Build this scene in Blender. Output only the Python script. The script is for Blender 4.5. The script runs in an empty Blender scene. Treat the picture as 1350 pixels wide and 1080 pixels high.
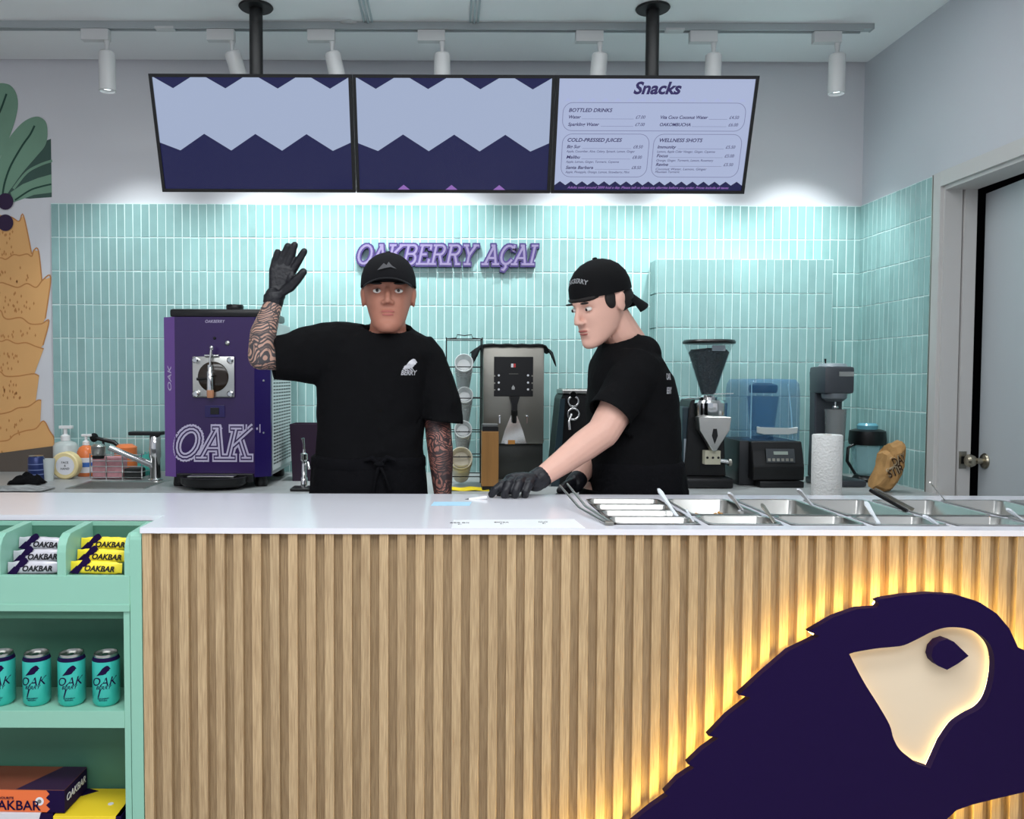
import bpy, bmesh, math, random
from mathutils import Vector, Matrix, noise
from mathutils.bvhtree import BVHTree
random.seed(7)
C = bpy.context.scene.collection
PI = math.pi
V = Vector
# ---------------------------------------------------------------- camera (photo frame 1350 x 1080)
F = 1100.0; PX = 590.0; PY = 540.0; CZ = 1.35
PITCH = math.atan(43/F); ROLL = math.radians(0.2)
R3 = Matrix.Rotation(PI/2-PITCH, 3, 'X') @ Matrix.Rotation(ROLL, 3, 'Z')
def ray(u, v): return R3 @ V(((u-PX)/F, (PY-v)/F, -1))
def at(u, v, Y):
    d = ray(u, v); t = Y/d.y; return V((d.x*t, Y, CZ+d.z*t))
def atz(u, v, z):
    d = ray(u, v); t = (z-CZ)/d.z; return V((d.x*t, d.y*t, z))
cam = bpy.data.cameras.new('camera'); co = bpy.data.objects.new('camera', cam); C.objects.link(co)
cam.sensor_fit = 'HORIZONTAL'; cam.sensor_width = 36; cam.lens = F*36/1350; cam.shift_x = (675-PX)/1350
cam.clip_start = .02
co.matrix_world = Matrix.Translation((0, 0, CZ)) @ R3.to_4x4()
bpy.context.scene.camera = co
# ---------------------------------------------------------------- view, world, big lights
sc = bpy.context.scene
sc.view_settings.view_transform = 'Standard'; sc.view_settings.look = 'None'
sc.view_settings.exposure = 0.0; sc.view_settings.gamma = 1; sc.view_settings.use_curve_mapping = False
w = bpy.data.worlds.new('world'); sc.world = w; w.use_nodes = True
w.node_tree.nodes['Background'].inputs[0].default_value = (.80, .88, 1, 1)
w.node_tree.nodes['Background'].inputs[1].default_value = .57
def area(name, loc, rot, sx, sy, power, col):
    l = bpy.data.lights.new(name, 'AREA'); l.shape = 'RECTANGLE'; l.size = sx; l.size_y = sy; l.energy = power; l.color = col
    o = bpy.data.objects.new(name, l); o.location = loc; o.rotation_euler = rot; C.objects.link(o); return o
area('ceiling_panel_light', (-.2, .9, 2.83), (0, 0, 0), 3.2, .5, 48, (.93, .97, 1))
area('ceiling_panel_light', (0, -.6, 2.83), (0, 0, 0), 4.0, 1.2, 85, (.95, .97, 1))
area('ceiling_panel_light', (.1, 3.0, 2.845), (0, 0, 0), 2.6, .25, 16, (.93, .98, 1))
SPOT_W = 25; SPOT_COL = (.90, .98, 1)
# ---------------------------------------------------------------- materials
def lin(c):
    return tuple(((x/255)/12.92 if x/255 <= .04045 else ((x/255+.055)/1.055)**2.4) for x in c)+(1,)
MATS = {}
def mat(name, col, rough=.5, metal=0, emit=None, es=1, trans=0, alpha=1, ior=1.45, var=0, vscale=8, stretch=(1, 1, 1), bump=0, bscale=40, coat=0, spec=None, island=0, objrand=0, col2=None):
    if name in MATS: return MATS[name]
    m = bpy.data.materials.new(name); m.use_nodes = True; nt = m.node_tree; b = nt.nodes['Principled BSDF']
    I = b.inputs; c = lin(col); I['Base Color'].default_value = c; I['Roughness'].default_value = rough; I['Metallic'].default_value = metal
    I['IOR'].default_value = ior
    if spec is not None: I['Specular IOR Level'].default_value = spec
    if coat: I['Coat Weight'].default_value = coat; I['Coat Roughness'].default_value = .08
    if trans: I['Transmission Weight'].default_value = trans
    if alpha < 1: I['Alpha'].default_value = alpha
    if emit: I['Emission Color'].default_value = lin(emit); I['Emission Strength'].default_value = es
    N = nt.nodes.new; L = nt.links.new
    if var or bump or objrand or island:
        tc = N('ShaderNodeTexCoord'); mp = N('ShaderNodeMapping'); mp.inputs['Scale'].default_value = stretch
        L(tc.outputs['Object'], mp.inputs['Vector'])
        oi = N('ShaderNodeObjectInfo')
        if objrand:
            mu = N('ShaderNodeMath'); mu.operation = 'MULTIPLY'; mu.inputs[1].default_value = 37; L(oi.outputs['Random'], mu.inputs[0])
            L(mu.outputs[0], mp.inputs['Location'])
        src = None
        if var:
            n = N('ShaderNodeTexNoise'); n.inputs['Scale'].default_value = vscale; n.inputs['Detail'].default_value = 5; L(mp.outputs[0], n.inputs['Vector'])
            mx = N('ShaderNodeMix'); mx.data_type = 'RGBA'
            c2 = lin(col2) if col2 else tuple(x*(1-var) for x in c[:3])+(1,)
            mx.inputs['A'].default_value = c2; mx.inputs['B'].default_value = c
            cr = N('ShaderNodeMapRange'); cr.inputs[1].default_value = .35; cr.inputs[2].default_value = .65
            L(n.outputs['Fac'], cr.inputs[0]); L(cr.outputs[0], mx.inputs['Factor']); src = mx.outputs['Result']
        if objrand or island:
            hs = N('ShaderNodeHueSaturation'); mr = N('ShaderNodeMapRange'); a = objrand or island
            mr.inputs[3].default_value = 1-a; mr.inputs[4].default_value = 1+a
            if island:
                g = N('ShaderNodeNewGeometry'); L(g.outputs['Random Per Island'], mr.inputs[0])
            else: L(oi.outputs['Random'], mr.inputs[0])
            L(mr.outputs[0], hs.inputs['Value'])
            if src: L(src, hs.inputs['Color'])
            else: hs.inputs['Color'].default_value = c
            src = hs.outputs['Color']
        if src: L(src, I['Base Color'])
        if bump:
            n2 = N('ShaderNodeTexNoise'); n2.inputs['Scale'].default_value = bscale; L(mp.outputs[0], n2.inputs['Vector'])
            bp = N('ShaderNodeBump'); bp.inputs['Strength'].default_value = bump; bp.inputs['Distance'].default_value = .01
            L(n2.outputs['Fac'], bp.inputs['Height']); L(bp.outputs[0], I['Normal'])
    MATS[name] = m; return m
TILE = (148, 186, 184)
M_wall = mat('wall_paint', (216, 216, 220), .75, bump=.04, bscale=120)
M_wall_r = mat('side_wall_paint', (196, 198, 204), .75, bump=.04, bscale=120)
M_ceil = mat('ceiling_paint', (234, 235, 236), .8)
M_tile = mat('tile_glaze', TILE, .22, objrand=.07, var=.10, vscale=9, bump=.12, bscale=14)
M_tile2 = mat('tile_glaze_field', TILE, .22, island=.07, var=.10, vscale=9, bump=.12, bscale=14)
M_grout = mat('grout', (214, 236, 233), .8)
M_white = mat('white_metal', (205, 205, 205), .4)
M_whitep = mat('white_plastic', (232, 232, 232), .35)
M_black = mat('black_plastic', (14, 14, 16), .35)
M_blackm = mat('black_metal', (10, 10, 12), .5)
M_top = mat('worktop_stone', (226, 226, 234), .16, var=.03, vscale=3, ior=1.42)
M_grey = mat('grey_stone', (158, 160, 160), .35, var=.08, vscale=6)
M_steel = mat('steel', (190, 190, 186), .28, 1, bump=.03, bscale=30)
M_steel_d = mat('dull_steel', (150, 148, 140), .4, 1, bump=.05, bscale=20)
M_chrome = mat('chrome', (220, 220, 220), .1, 1)
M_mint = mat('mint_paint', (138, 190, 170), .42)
M_mint_shade = mat('mint_shaded_paint', (70, 118, 98), .55)  # same mint, darkened in colour to stand for shade inside the unit
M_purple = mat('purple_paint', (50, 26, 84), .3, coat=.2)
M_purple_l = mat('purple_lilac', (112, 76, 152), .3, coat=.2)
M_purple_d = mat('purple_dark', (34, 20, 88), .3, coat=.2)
M_logo = mat('logo_purple', (27, 12, 56), .55, spec=.1)
M_lilac = mat('lilac_print', (196, 188, 214), .5)
M_glass = mat('clear_glass', (240, 248, 250), .04, trans=1, ior=1.2)
M_blue_gl = mat('blue_clear_plastic', (66, 118, 164), .05, alpha=.34, ior=1.3)
M_clearp = mat('clear_plastic', (96, 118, 128), .08, alpha=.13, ior=1.3)
M_cardb = mat('kraft_paper', (176, 134, 82), .8, var=.25, vscale=20, bump=.6, bscale=25)
M_cloth = mat('black_cloth', (12, 12, 14), .9, spec=.15, bump=.25, bscale=60)
M_apron = mat('apron_cloth', (15, 15, 18), .92, spec=.12, bump=.3, bscale=90)
M_glove = mat('glove_rubber', (24, 24, 30), .42, bump=.25, bscale=60)
M_hair = mat('dark_hair', (22, 17, 16), .7)
M_skin1 = mat('skin_tan', (178, 120, 100), .55, var=.08, vscale=20)
M_skin2 = mat('skin_fair', (226, 178, 160), .5, var=.05, vscale=16)
M_lip = mat('lip', (172, 100, 92), .5)
M_eye = mat('eye_white', (225, 222, 216), .25)
M_iris = mat('iris', (40, 26, 20), .2)
M_txt_w = mat('white_print', (225, 225, 230), .6)
M_txt_k = mat('black_print', (20, 20, 26), .6)
M_txt_p = mat('purple_print', (52, 28, 96), .5)
M_mir = mat('dark_glass', (30, 24, 22), .1)
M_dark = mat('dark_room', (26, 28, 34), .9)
def wood_mat():
    m = bpy.data.materials.new('oak_slat'); m.use_nodes = True; nt = m.node_tree; b = nt.nodes['Principled BSDF']; N = nt.nodes.new; L = nt.links.new
    tc = N('ShaderNodeTexCoord'); mp = N('ShaderNodeMapping'); L(tc.outputs['Object'], mp.inputs['Vector'])
    oi = N('ShaderNodeObjectInfo'); mu = N('ShaderNodeMath'); mu.operation = 'MULTIPLY'; mu.inputs[1].default_value = 53
    L(oi.outputs['Random'], mu.inputs[0]); L(mu.outputs[0], mp.inputs['Location'])
    s1 = N('ShaderNodeMapping'); s1.inputs['Scale'].default_value = (1, 1, .035); L(mp.outputs[0], s1.inputs['Vector'])
    n1 = N('ShaderNodeTexNoise'); n1.inputs['Scale'].default_value = 420; n1.inputs['Detail'].default_value = 6; n1.inputs['Distortion'].default_value = .3; L(s1.outputs[0], n1.inputs['Vector'])
    s2 = N('ShaderNodeMapping'); s2.inputs['Scale'].default_value = (1, 1, .12); L(mp.outputs[0], s2.inputs['Vector'])
    n2 = N('ShaderNodeTexWave'); n2.wave_type = 'RINGS'; n2.inputs['Scale'].default_value = 14; n2.inputs['Distortion'].default_value = 9; n2.inputs['Detail'].default_value = 3; n2.inputs['Detail Scale'].default_value = 1.6
    L(s2.outputs[0], n2.inputs['Vector'])
    r = N('ShaderNodeValToRGB'); r.color_ramp.elements[0].position = .3; r.color_ramp.elements[0].color = lin((158, 131, 97)); r.color_ramp.elements[1].position = .7; r.color_ramp.elements[1].color = lin((196, 170, 132))
    L(n1.outputs['Fac'], r.inputs[0])
    mx = N('ShaderNodeMix'); mx.data_type = 'RGBA'; mx.blend_type = 'MULTIPLY'; mx.inputs['Factor'].default_value = .18
    r2 = N('ShaderNodeValToRGB'); r2.color_ramp.elements[0].position = .2; r2.color_ramp.elements[0].color = (.62, .55, .48, 1); r2.color_ramp.elements[1].position = .75; r2.color_ramp.elements[1].color = (1, 1, 1, 1)
    L(n2.outputs['Fac'], r2.inputs[0]); L(r.outputs[0], mx.inputs['A']); L(r2.outputs[0], mx.inputs['B'])
    hs = N('ShaderNodeHueSaturation'); mr = N('ShaderNodeMapRange'); mr.inputs[3].default_value = .92; mr.inputs[4].default_value = 1.08; L(oi.outputs['Random'], mr.inputs[0]); L(mr.outputs[0], hs.inputs['Value'])
    L(mx.outputs['Result'], hs.inputs['Color']); L(hs.outputs[0], b.inputs['Base Color']); b.inputs['Roughness'].default_value = .6
    bp = N('ShaderNodeBump'); bp.inputs['Strength'].default_value = .15; bp.inputs['Distance'].default_value = .003; L(n1.outputs['Fac'], bp.inputs['Height']); L(bp.outputs[0], b.inputs['Normal'])
    return m
M_oak = wood_mat()
def tattoo_mat(name, skin, ink, scale, thr):
    m = bpy.data.materials.new(name); m.use_nodes = True; nt = m.node_tree; b = nt.nodes['Principled BSDF']; N = nt.nodes.new; L = nt.links.new
    tc = N('ShaderNodeTexCoord')
    n = N('ShaderNodeTexNoise'); n.inputs['Scale'].default_value = scale*.35; n.inputs['Detail'].default_value = 1; L(tc.outputs['Object'], n.inputs['Vector'])
    ad = N('ShaderNodeMix'); ad.data_type = 'VECTOR'; ad.inputs['Factor'].default_value = .12; L(tc.outputs['Object'], ad.inputs['A']); L(n.outputs['Color'], ad.inputs['B'])
    wv = N('ShaderNodeTexWave'); wv.wave_type = 'RINGS'; wv.inputs['Scale'].default_value = scale; wv.inputs['Distortion'].default_value = 7; wv.inputs['Detail'].default_value = 2.5; L(ad.outputs['Result'], wv.inputs['Vector'])
    vo = N('ShaderNodeTexVoronoi'); vo.feature = 'DISTANCE_TO_EDGE'; vo.inputs['Scale'].default_value = scale*1.1; L(ad.outputs['Result'], vo.inputs['Vector'])
    r1 = N('ShaderNodeMapRange'); r1.inputs[1].default_value = thr-.08; r1.inputs[2].default_value = thr+.08; L(wv.outputs['Fac'], r1.inputs[0])
    r2 = N('ShaderNodeMapRange'); r2.inputs[1].default_value = .03; r2.inputs[2].default_value = .09; L(vo.outputs['Distance'], r2.inputs[0])
    mu = N('ShaderNodeMath'); mu.operation = 'MULTIPLY'; L(r1.outputs[0], mu.inputs[0]); L(r2.outputs[0], mu.inputs[1])
    n3 = N('ShaderNodeTexNoise'); n3.inputs['Scale'].default_value = 13; n3.inputs['Detail'].default_value = 0; L(tc.outputs['Object'], n3.inputs['Vector'])
    r3 = N('ShaderNodeMapRange'); r3.inputs[1].default_value = .54; r3.inputs[2].default_value = .60; r3.inputs[3].default_value = 1; r3.inputs[4].default_value = .3; L(n3.outputs['Fac'], r3.inputs[0])
    m2 = N('ShaderNodeMath'); m2.operation = 'MULTIPLY'; L(mu.outputs[0], m2.inputs[0]); L(r3.outputs[0], m2.inputs[1])
    mx = N('ShaderNodeMix'); mx.data_type = 'RGBA'; mx.inputs['A'].default_value = lin(ink); mx.inputs['B'].default_value = lin(skin); L(m2.outputs[0], mx.inputs['Factor'])
    L(mx.outputs['Result'], b.inputs['Base Color']); b.inputs['Roughness'].default_value = .55
    return m
M_tat1 = tattoo_mat('tattooed_skin', (188, 148, 130), (70, 66, 68), 30, .44)
M_tat2 = tattoo_mat('dark_tattooed_skin', (150, 96, 84), (48, 34, 36), 34, .5)
# ---------------------------------------------------------------- object helpers
def meta(o, label=None, cat=None, group=None, kind=None):
    if label: o['label'] = label
    if cat: o['category'] = cat
    if group: o['group'] = group
    if kind: o['kind'] = kind
    return o
def thing(name, label, cat, loc=(0, 0, 0), rz=0, group=None):
    o = bpy.data.objects.new(name, None); o.empty_display_size = .05; C.objects.link(o); o.location = loc; o.rotation_euler = (0, 0, rz)
    return meta(o, label, cat, group)
def link(name, me, parent=None, loc=None):
    o = bpy.data.objects.new(name, me); C.objects.link(o)
    if parent is not None: o.parent = parent
    if loc is not None: o.location = loc
    return o
def copy_tree(o, parent=None):
    c = o.copy(); C.objects.link(c)
    if parent is not None: c.parent = parent
    for ch in list(o.children): copy_tree(ch, c)
    return c
def frame_of(d):
    d = d.normalized(); a = V((0, 0, 1)) if abs(d.z) < .9 else V((1, 0, 0))
    x = d.cross(a).normalized(); return x, x.cross(d).normalized()
class MB:
    def __init__(s): s.b = bmesh.new(); s.mi = 0
    def _mark(s, fs):
        for f in fs: f.material_index = s.mi
    def box(s, x0, x1, y0, y1, z0, z1, bev=0, M=None):
        r = bmesh.ops.create_cube(s.b, size=1)['verts']
        for v in r: v.co = V((x0+(v.co.x+.5)*(x1-x0), y0+(v.co.y+.5)*(y1-y0), z0+(v.co.z+.5)*(z1-z0)))
        fs = {f for v in r for f in v.link_faces}; s._mark(fs)
        if bev:
            es = list({e for v in r for e in v.link_edges})
            q = bmesh.ops.bevel(s.b, geom=es, offset=bev, segments=2, profile=.6, affect='EDGES'); s._mark(q['faces'])
            if M is not None:
                vs = {v for f in q['faces'] for v in f.verts} | {v for v in r if v.is_valid}
                for v in vs: v.co = M @ v.co
        elif M is not None:
            for v in r: v.co = M @ v.co
        return s
    def rings(s, rs, cap=True, closed=True):
        """rs: list of lists of points, equal length"""
        vs = [[s.b.verts.new(p) for p in r] for r in rs]; n = len(vs[0])
        for a, c in zip(vs, vs[1:]):
            for i in range(n if closed else n-1):
                j = (i+1) % n; f = s.b.faces.new((a[i], a[j], c[j], c[i])); f.material_index = s.mi
        if cap and closed:
            for r in (vs[0], vs[-1]):
                try: f = s.b.faces.new(r); f.material_index = s.mi
                except ValueError: pass
        return s
    def tube(s, pts, r, seg=8, cap=True):
        pts = [V(p) for p in pts]; n = len(pts); rr = r if isinstance(r, (list, tuple)) else [r]*n; rs = []
        x = None
        for i, p in enumerate(pts):
            d = (pts[min(i+1, n-1)]-pts[max(i-1, 0)])
            if x is None: x, y = frame_of(d)
            else:
                dn = d.normalized(); x = (x-dn*x.dot(dn)).normalized(); y = x.cross(dn)
            rs.append([p+(x*math.cos(2*PI*k/seg)+y*math.sin(2*PI*k/seg))*rr[i] for k in range(seg)])
        return s.rings(rs, cap)
    def lathe(s, prof, c=(0, 0, 0), seg=24, cap=True, M=None, sx=1, sy=1):
        c = V(c); rs = [[c+V((r*sx*math.cos(2*PI*k/seg), r*sy*math.sin(2*PI*k/seg), z)) for k in range(seg)] for r, z in prof]
        if M is not None: rs = [[M @ p for p in q] for q in rs]
        return s.rings(rs, cap)
    def ell(s, c, r, seg=16, M=None):
        c = V(c); q = bmesh.ops.create_uvsphere(s.b, u_segments=seg, v_segments=max(6, seg//2+2), radius=1)['verts']
        for v in q:
            v.co = V((v.co.x*r[0], v.co.y*r[1], v.co.z*r[2]))
            v.co = (M @ v.co if M is not None else v.co)+c
        s._mark({f for v in q for f in v.link_faces}); return s
    def prism(s, poly, d0, d1, M=None, axis='Y'):
        """polygon (x,z) extruded along y from d0 to d1"""
        a = []; b_ = []
        for x, z in poly:
            p, q = (V((x, d0, z)), V((x, d1, z))) if axis == 'Y' else ((V((x, z, d0)), V((x, z, d1))) if axis == 'Z' else (V((d0, x, z)), V((d1, x, z))))
            a.append(p); b_.append(q)
        if M is not None: a = [M @ p for p in a]; b_ = [M @ p for p in b_]
        return s.rings([a, b_])
    def build(s, name, m, parent=None, smooth=0, bev=0, loc=None, world=False, fixn=True):
        b = s.b
        if bev: bmesh.ops.bevel(b, geom=list(b.edges), offset=bev, segments=1, affect='EDGES')
        if fixn: bmesh.ops.recalc_face_normals(b, faces=b.faces)
        if smooth:
            for f in b.faces: f.smooth = True
            for e in b.edges:
                if len(e.link_faces) == 2 and e.calc_face_angle(0) > math.radians(smooth): e.smooth = False
        if world:
            off = -V(parent.location) if parent is not None else -V(loc)
            Mi = Matrix.Rotation(-parent.rotation_euler.z, 4, 'Z') if parent is not None else Matrix()
            for v in b.verts: v.co = Mi @ (v.co+off)
        me = bpy.data.meshes.new(name); b.to_mesh(me); b.free()
        for x in (m if isinstance(m, (list, tuple)) else [m]): me.materials.append(x)
        o = link(name, me, parent, loc if parent is None else None)
        if fixn is None: pass
        return o
def curve_prism(name, loops, thick, m, parent=None, M=None):
    """planar polygons with holes in (x,z), extruded along y by thick (centred), returns object with mesh"""
    cu = bpy.data.curves.new(name, 'CURVE'); cu.dimensions = '2D'; cu.fill_mode = 'BOTH'; cu.extrude = thick/2
    for lp in loops:
        sp = cu.splines.new('POLY'); sp.points.add(len(lp)-1); sp.use_cyclic_u = True
        for p, (x, z) in zip(sp.points, lp): p.co = (x, z, 0, 1)
    t = bpy.data.objects.new('tmp', cu); C.objects.link(t); dg = bpy.context.evaluated_depsgraph_get(); dg.update()
    me = bpy.data.meshes.new_from_object(t.evaluated_get(dg)); bpy.data.objects.remove(t)
    me.transform(Matrix.Rotation(PI/2, 4, 'X'))
    if M is not None: me.transform(M)
    me.materials.clear(); me.materials.append(m); return link(name, me, parent)
_dg_items = []
def text(s, size, m, parent=None, name='lettering', shear=0, bold=0, depth=.0004, M=None, align='CENTER', width=None, wrap=None):
    """built-in font text standing in the XZ plane facing -Y, anchor at the origin"""
    cu = bpy.data.curves.new(name, 'FONT'); cu.body = s; cu.size = size; cu.shear = shear; cu.offset = bold*size; cu.extrude = depth; cu.align_x = align; cu.align_y = 'CENTER'; cu.resolution_u = 3
    t = bpy.data.objects.new('tmp', cu); C.objects.link(t); dg = bpy.context.evaluated_depsgraph_get(); dg.update()
    me = bpy.data.meshes.new_from_object(t.evaluated_get(dg)); bpy.data.objects.remove(t)
    if width:
        xs = [v.co.x for v in me.vertices]; k = width/(max(xs)-min(xs)); me.transform(Matrix.Diagonal((k, 1, 1, 1)))
    me.transform(Matrix.Rotation(PI/2, 4, 'X'))
    if wrap:
        for v in me.vertices:
            a = v.co.x/wrap; rr = wrap-v.co.y; v.co.x = rr*math.sin(a); v.co.y = -rr*math.cos(a)
    if M is not None: me.transform(M)
    me.materials.clear(); me.materials.append(m); return link(name, me, parent) if parent is not False else me
# slab letters from strokes: (polyline points) ; unit height, returned as list of segments
def ell_pts(cx, cz, rx, rz, a0=0, a1=360, n=18):
    return [(cx+rx*math.cos(math.radians(a0+(a1-a0)*i/n)), cz+rz*math.sin(math.radians(a0+(a1-a0)*i/n))) for i in range(n+1)]
def serif(x, z, h=.17): return [(x-h, z), (x+h, z)]
GL = {
 'O': (.86, [ell_pts(.43, .5, .40, .46)]),
 'A': (.95, [[(.14, .03), (.48, .97), (.82, .03)], [(.28, .34), (.68, .34)], serif(.14, .03), serif(.82, .03), [(.34, .97), (.5, .97)]]),
 'K': (.95, [[(.18, .03), (.18, .97)], [(.22, .42), (.76, .97)], [(.42, .60), (.78, .03)], serif(.18, .03), serif(.18, .97), serif(.78, .97, .15), serif(.80, .03, .15)]),
 'B': (.85, [[(.18, .03), (.18, .97)], [(.05, .97), (.5, .97)]+ell_pts(.5, .75, .22, .22, 90, -90, 8)+[(.18, .53)], [(.5, .53)]+ell_pts(.52, .28, .25, .25, 90, -90, 8)+[(.05, .03)]]),
 'E': (.82, [[(.18, .03), (.18, .97)], [(.05, .97), (.72, .97), (.72, .78)], [(.05, .03), (.75, .03), (.75, .24)], [(.18, .51), (.5, .51)]]),
 'R': (.92, [[(.18, .03), (.18, .97)], [(.05, .97), (.52, .97)]+ell_pts(.52, .74, .23, .23, 90, -90, 8)+[(.18, .51)], [(.5, .51), (.74, .03)], serif(.18, .03), serif(.80, .03, .12)]),
 'Y': (.9, [[(.15, .97), (.45, .48), (.75, .97)], [(.45, .48), (.45, .03)], serif(.45, .03), serif(.15, .97, .13), serif(.77, .97, .13)]),
 'C': (.82, [ell_pts(.46, .5, .38, .46, 35, 325), [(.77, .97), (.77, .72)]]),
 'Q': (.82, [ell_pts(.46, .5, .38, .46, 35, 325), [(.77, .97), (.77, .72)], [(.46, .0), (.50, -.12), (.42, -.26), (.30, -.24)]]),
 'I': (.42, [[(.21, .03), (.21, .97)], serif(.21, .03), serif(.21, .97)]),
 ' ': (.45, [])}
def slab_word(s, h, w, y0, y1, shear=.22, only=None, org=(0, 0), sp=.04, xs=1.0):
    """stroke letters of height h, stroke width w (fraction of h) as an MB list per letter; thickness y0..y1"""
    out = []; x = 0; nn = 0
    for ch in s:
        adv, strokes = GL[ch]; mb = MB()
        for pl in strokes:
            P = [V((org[0]+(x+px)*h*xs+pz*h*shear, 0, org[1]+pz*h)) for px, pz in pl]
            for a, c in zip(P, P[1:]):
                d = c-a
                if d.length < 1e-6: continue
                d.normalize(); n = V((-d.z, 0, d.x))*w*h/2; e = d*w*h*.35
                q = [a-n-e, c-n+e, c+n+e, a+n-e]
                nn = (nn+1) % 9; mb.prism([(p.x, p.z) for p in q], y0-nn*2.5e-5, y1)
        out.append(mb if strokes else None); x += adv+sp
    return out, x*h*xs
def join_mb(mbs):
    r = MB()
    for m in mbs:
        if m is None: continue
        me = bpy.data.meshes.new('t'); m.b.to_mesh(me); r.b.from_mesh(me); bpy.data.meshes.remove(me); m.b.free()
    return r
def fine(o):
    b = bmesh.new(); b.from_mesh(o.data); bmesh.ops.triangulate(b, faces=b.faces); bmesh.ops.subdivide_edges(b, edges=b.edges, cuts=3); b.to_mesh(o.data); b.free()
def bird_poly(k=1, ox=0, oz=0):
    P = [(-.50, -.30), (-.2, .05), (-.02, .30), (.16, .44), (.30, .50), (.42, .46), (.50, .34), (.58, .22), (.50, .20), (.46, .10), (.34, .02), (.22, -.14), (.0, -.2), (-.2, -.22)]
    return [(ox+x*k, oz+z*k) for x, z in P]
# ================================================================ ROOM SHELL
BW = 4.07; RX = 2.0; CH = 2.86; TOPZ = 2.18; CT = .88; LX = -3.0
def struct(name, mb, m, **k): return meta(mb.build(name, m, **k), kind='structure')
struct('floor', MB().box(LX-.1, 5.2, -2.5, 6.0, -.08, 0), mat('floor_vinyl', (196, 192, 186), .5, var=.1), loc=(0, 0, 0))
struct('ceiling', MB().box(LX-.1, RX+1.2, -2.5, BW-.022, CH, CH+.1), M_ceil, loc=(0, 0, 0))
wall_back = struct('wall_back', MB().box(LX-.1, RX+.12, BW, BW+.12, 0, 3.0), M_wall, loc=(0, 0, 0))
struct('wall_left', MB().box(LX-.12, LX, -2.5, BW, 0, 3.0), M_wall, loc=(0, 0, 0))
# right wall with a doorway
DY1 = 3.40; DY0 = 2.46; DZ = 2.125
wr = MB().box(RX, RX+.12, DY1+.03, BW+.12, 0, 3.0).box(RX, RX+.12, -2.5, DY0-.03, 0, 3.0).box(RX, RX+.12, DY0-.03, DY1+.03, DZ+.03, 3.0)
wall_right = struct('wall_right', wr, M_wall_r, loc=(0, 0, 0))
# dark store room beyond the door
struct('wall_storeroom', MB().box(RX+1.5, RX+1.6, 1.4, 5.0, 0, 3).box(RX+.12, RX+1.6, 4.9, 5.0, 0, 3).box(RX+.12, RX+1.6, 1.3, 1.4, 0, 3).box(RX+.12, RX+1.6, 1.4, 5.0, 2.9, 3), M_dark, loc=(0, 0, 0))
# door frame
M_fr = mat('frame_paint', (196, 194, 192), .5)
df = MB()
df.box(RX-.014, RX+.004, DY1, DY1+.05, 0, DZ+.06, bev=.002).box(RX-.014, RX+.004, DY0-.05, DY0, 0, DZ+.06, bev=.002).box(RX-.014, RX+.004, DY0, DY1, DZ, DZ+.06, bev=.002)
df.box(RX+.0, RX+.07, DY1-.012, DY1+.03, 0, DZ).box(RX+.076, RX+.125, DY1-.02, DY1+.03, 0, DZ)
df.box(RX+.0, RX+.125, DY0-.03, DY0+.012, 0, DZ).box(RX+.0, RX+.125, DY0+.012, DY1-.012, DZ-.015, DZ+.03)
fr = struct('trim_1', df, M_fr, loc=(0, 0, 0))
sp = MB().box(RX+.078, RX+.108, DY1-.0225, DY1-.0205, .985, 1.055).build('strike_plate', M_steel_d, fr)
MB().box(RX+.086, RX+.10, DY1-.0235, DY1-.0228, 1.005, 1.035).build('latch_hole', M_black, sp)
# door leaf, ajar into the store room
door = meta(thing('door_1', 'pale grey door standing ajar at the right wall', 'door', (RX+.085, DY0+.02, 0)), kind='structure')
del door['label'], door['category']
door.rotation_euler.z = math.radians(-5)
MB().box(0, .042, 0, .915, .01, DZ-.03, bev=.002).build('leaf', mat('door_paint', (190, 196, 200), .55), door)
hd = MB().lathe([(.0, 0), (.030, 0), (.032, .004), (.028, .010), (.012, .013), (.0115, .035), (.020, .043), (.026, .055), (.026, .066), (.018, .074), (0, .075)], seg=24, M=Matrix.Translation((-.0, .862, 1.02)) @ Matrix.Rotation(-PI/2, 4, 'Y'))
hd.build('door_knob', mat('satin_brass_steel', (176, 168, 150), .3, 1), door, smooth=40)
MB().box(.006, .036, .9152, .918, .98, 1.06).build('latch_plate', M_steel_d, door)
bl = MB().box(RX+.50, RX+.66, 4.35, 4.5, .6, 1.85).box(RX+.48, RX+.68, 4.33, 4.52, .0, .6)
# ---- tiles
PW = .0396; PH = .162; TW = .0366; TH = .1585; TT = .009
def tile_mb(mb, M):
    g = .0022; a = [V((x, y, z)) for y, k in ((0, 0), (-TT+.003, 0), (-TT, g)) for x, z in ((k, k), (TW-k, k), (TW-k, TH-k), (k, TH-k))]
    rs = [[M @ p for p in a[i*4:i*4+4]] for i in range(3)]
    mb.rings(rs); return mb
_t = MB(); tile_mb(_t, Matrix()); t0 = _t.build('tile', M_tile); tile_me = t0.data; bpy.data.objects.remove(t0)
def place_tile(p, loc, rz=0):
    o = link('tile', tile_me, p, loc); o.rotation_euler = (random.uniform(-.006, .006), 0, rz+random.uniform(-.006, .006)); return o
BX0, BX1, BYF, BZ = at(866, 400, 3.96).x, at(1097, 400, 3.96).x, 3.955, at(866, 341, 3.955).z
TX0 = at(69, 300, BW).x
field = MB(); cnt = 0
grout = MB().box(TX0, RX, BW-.0118, BW-.0005, CT, TOPZ)
grout.build('grout_bed', M_grout, wall_back)
nc = int((RX-TX0)/PW)+1
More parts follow.
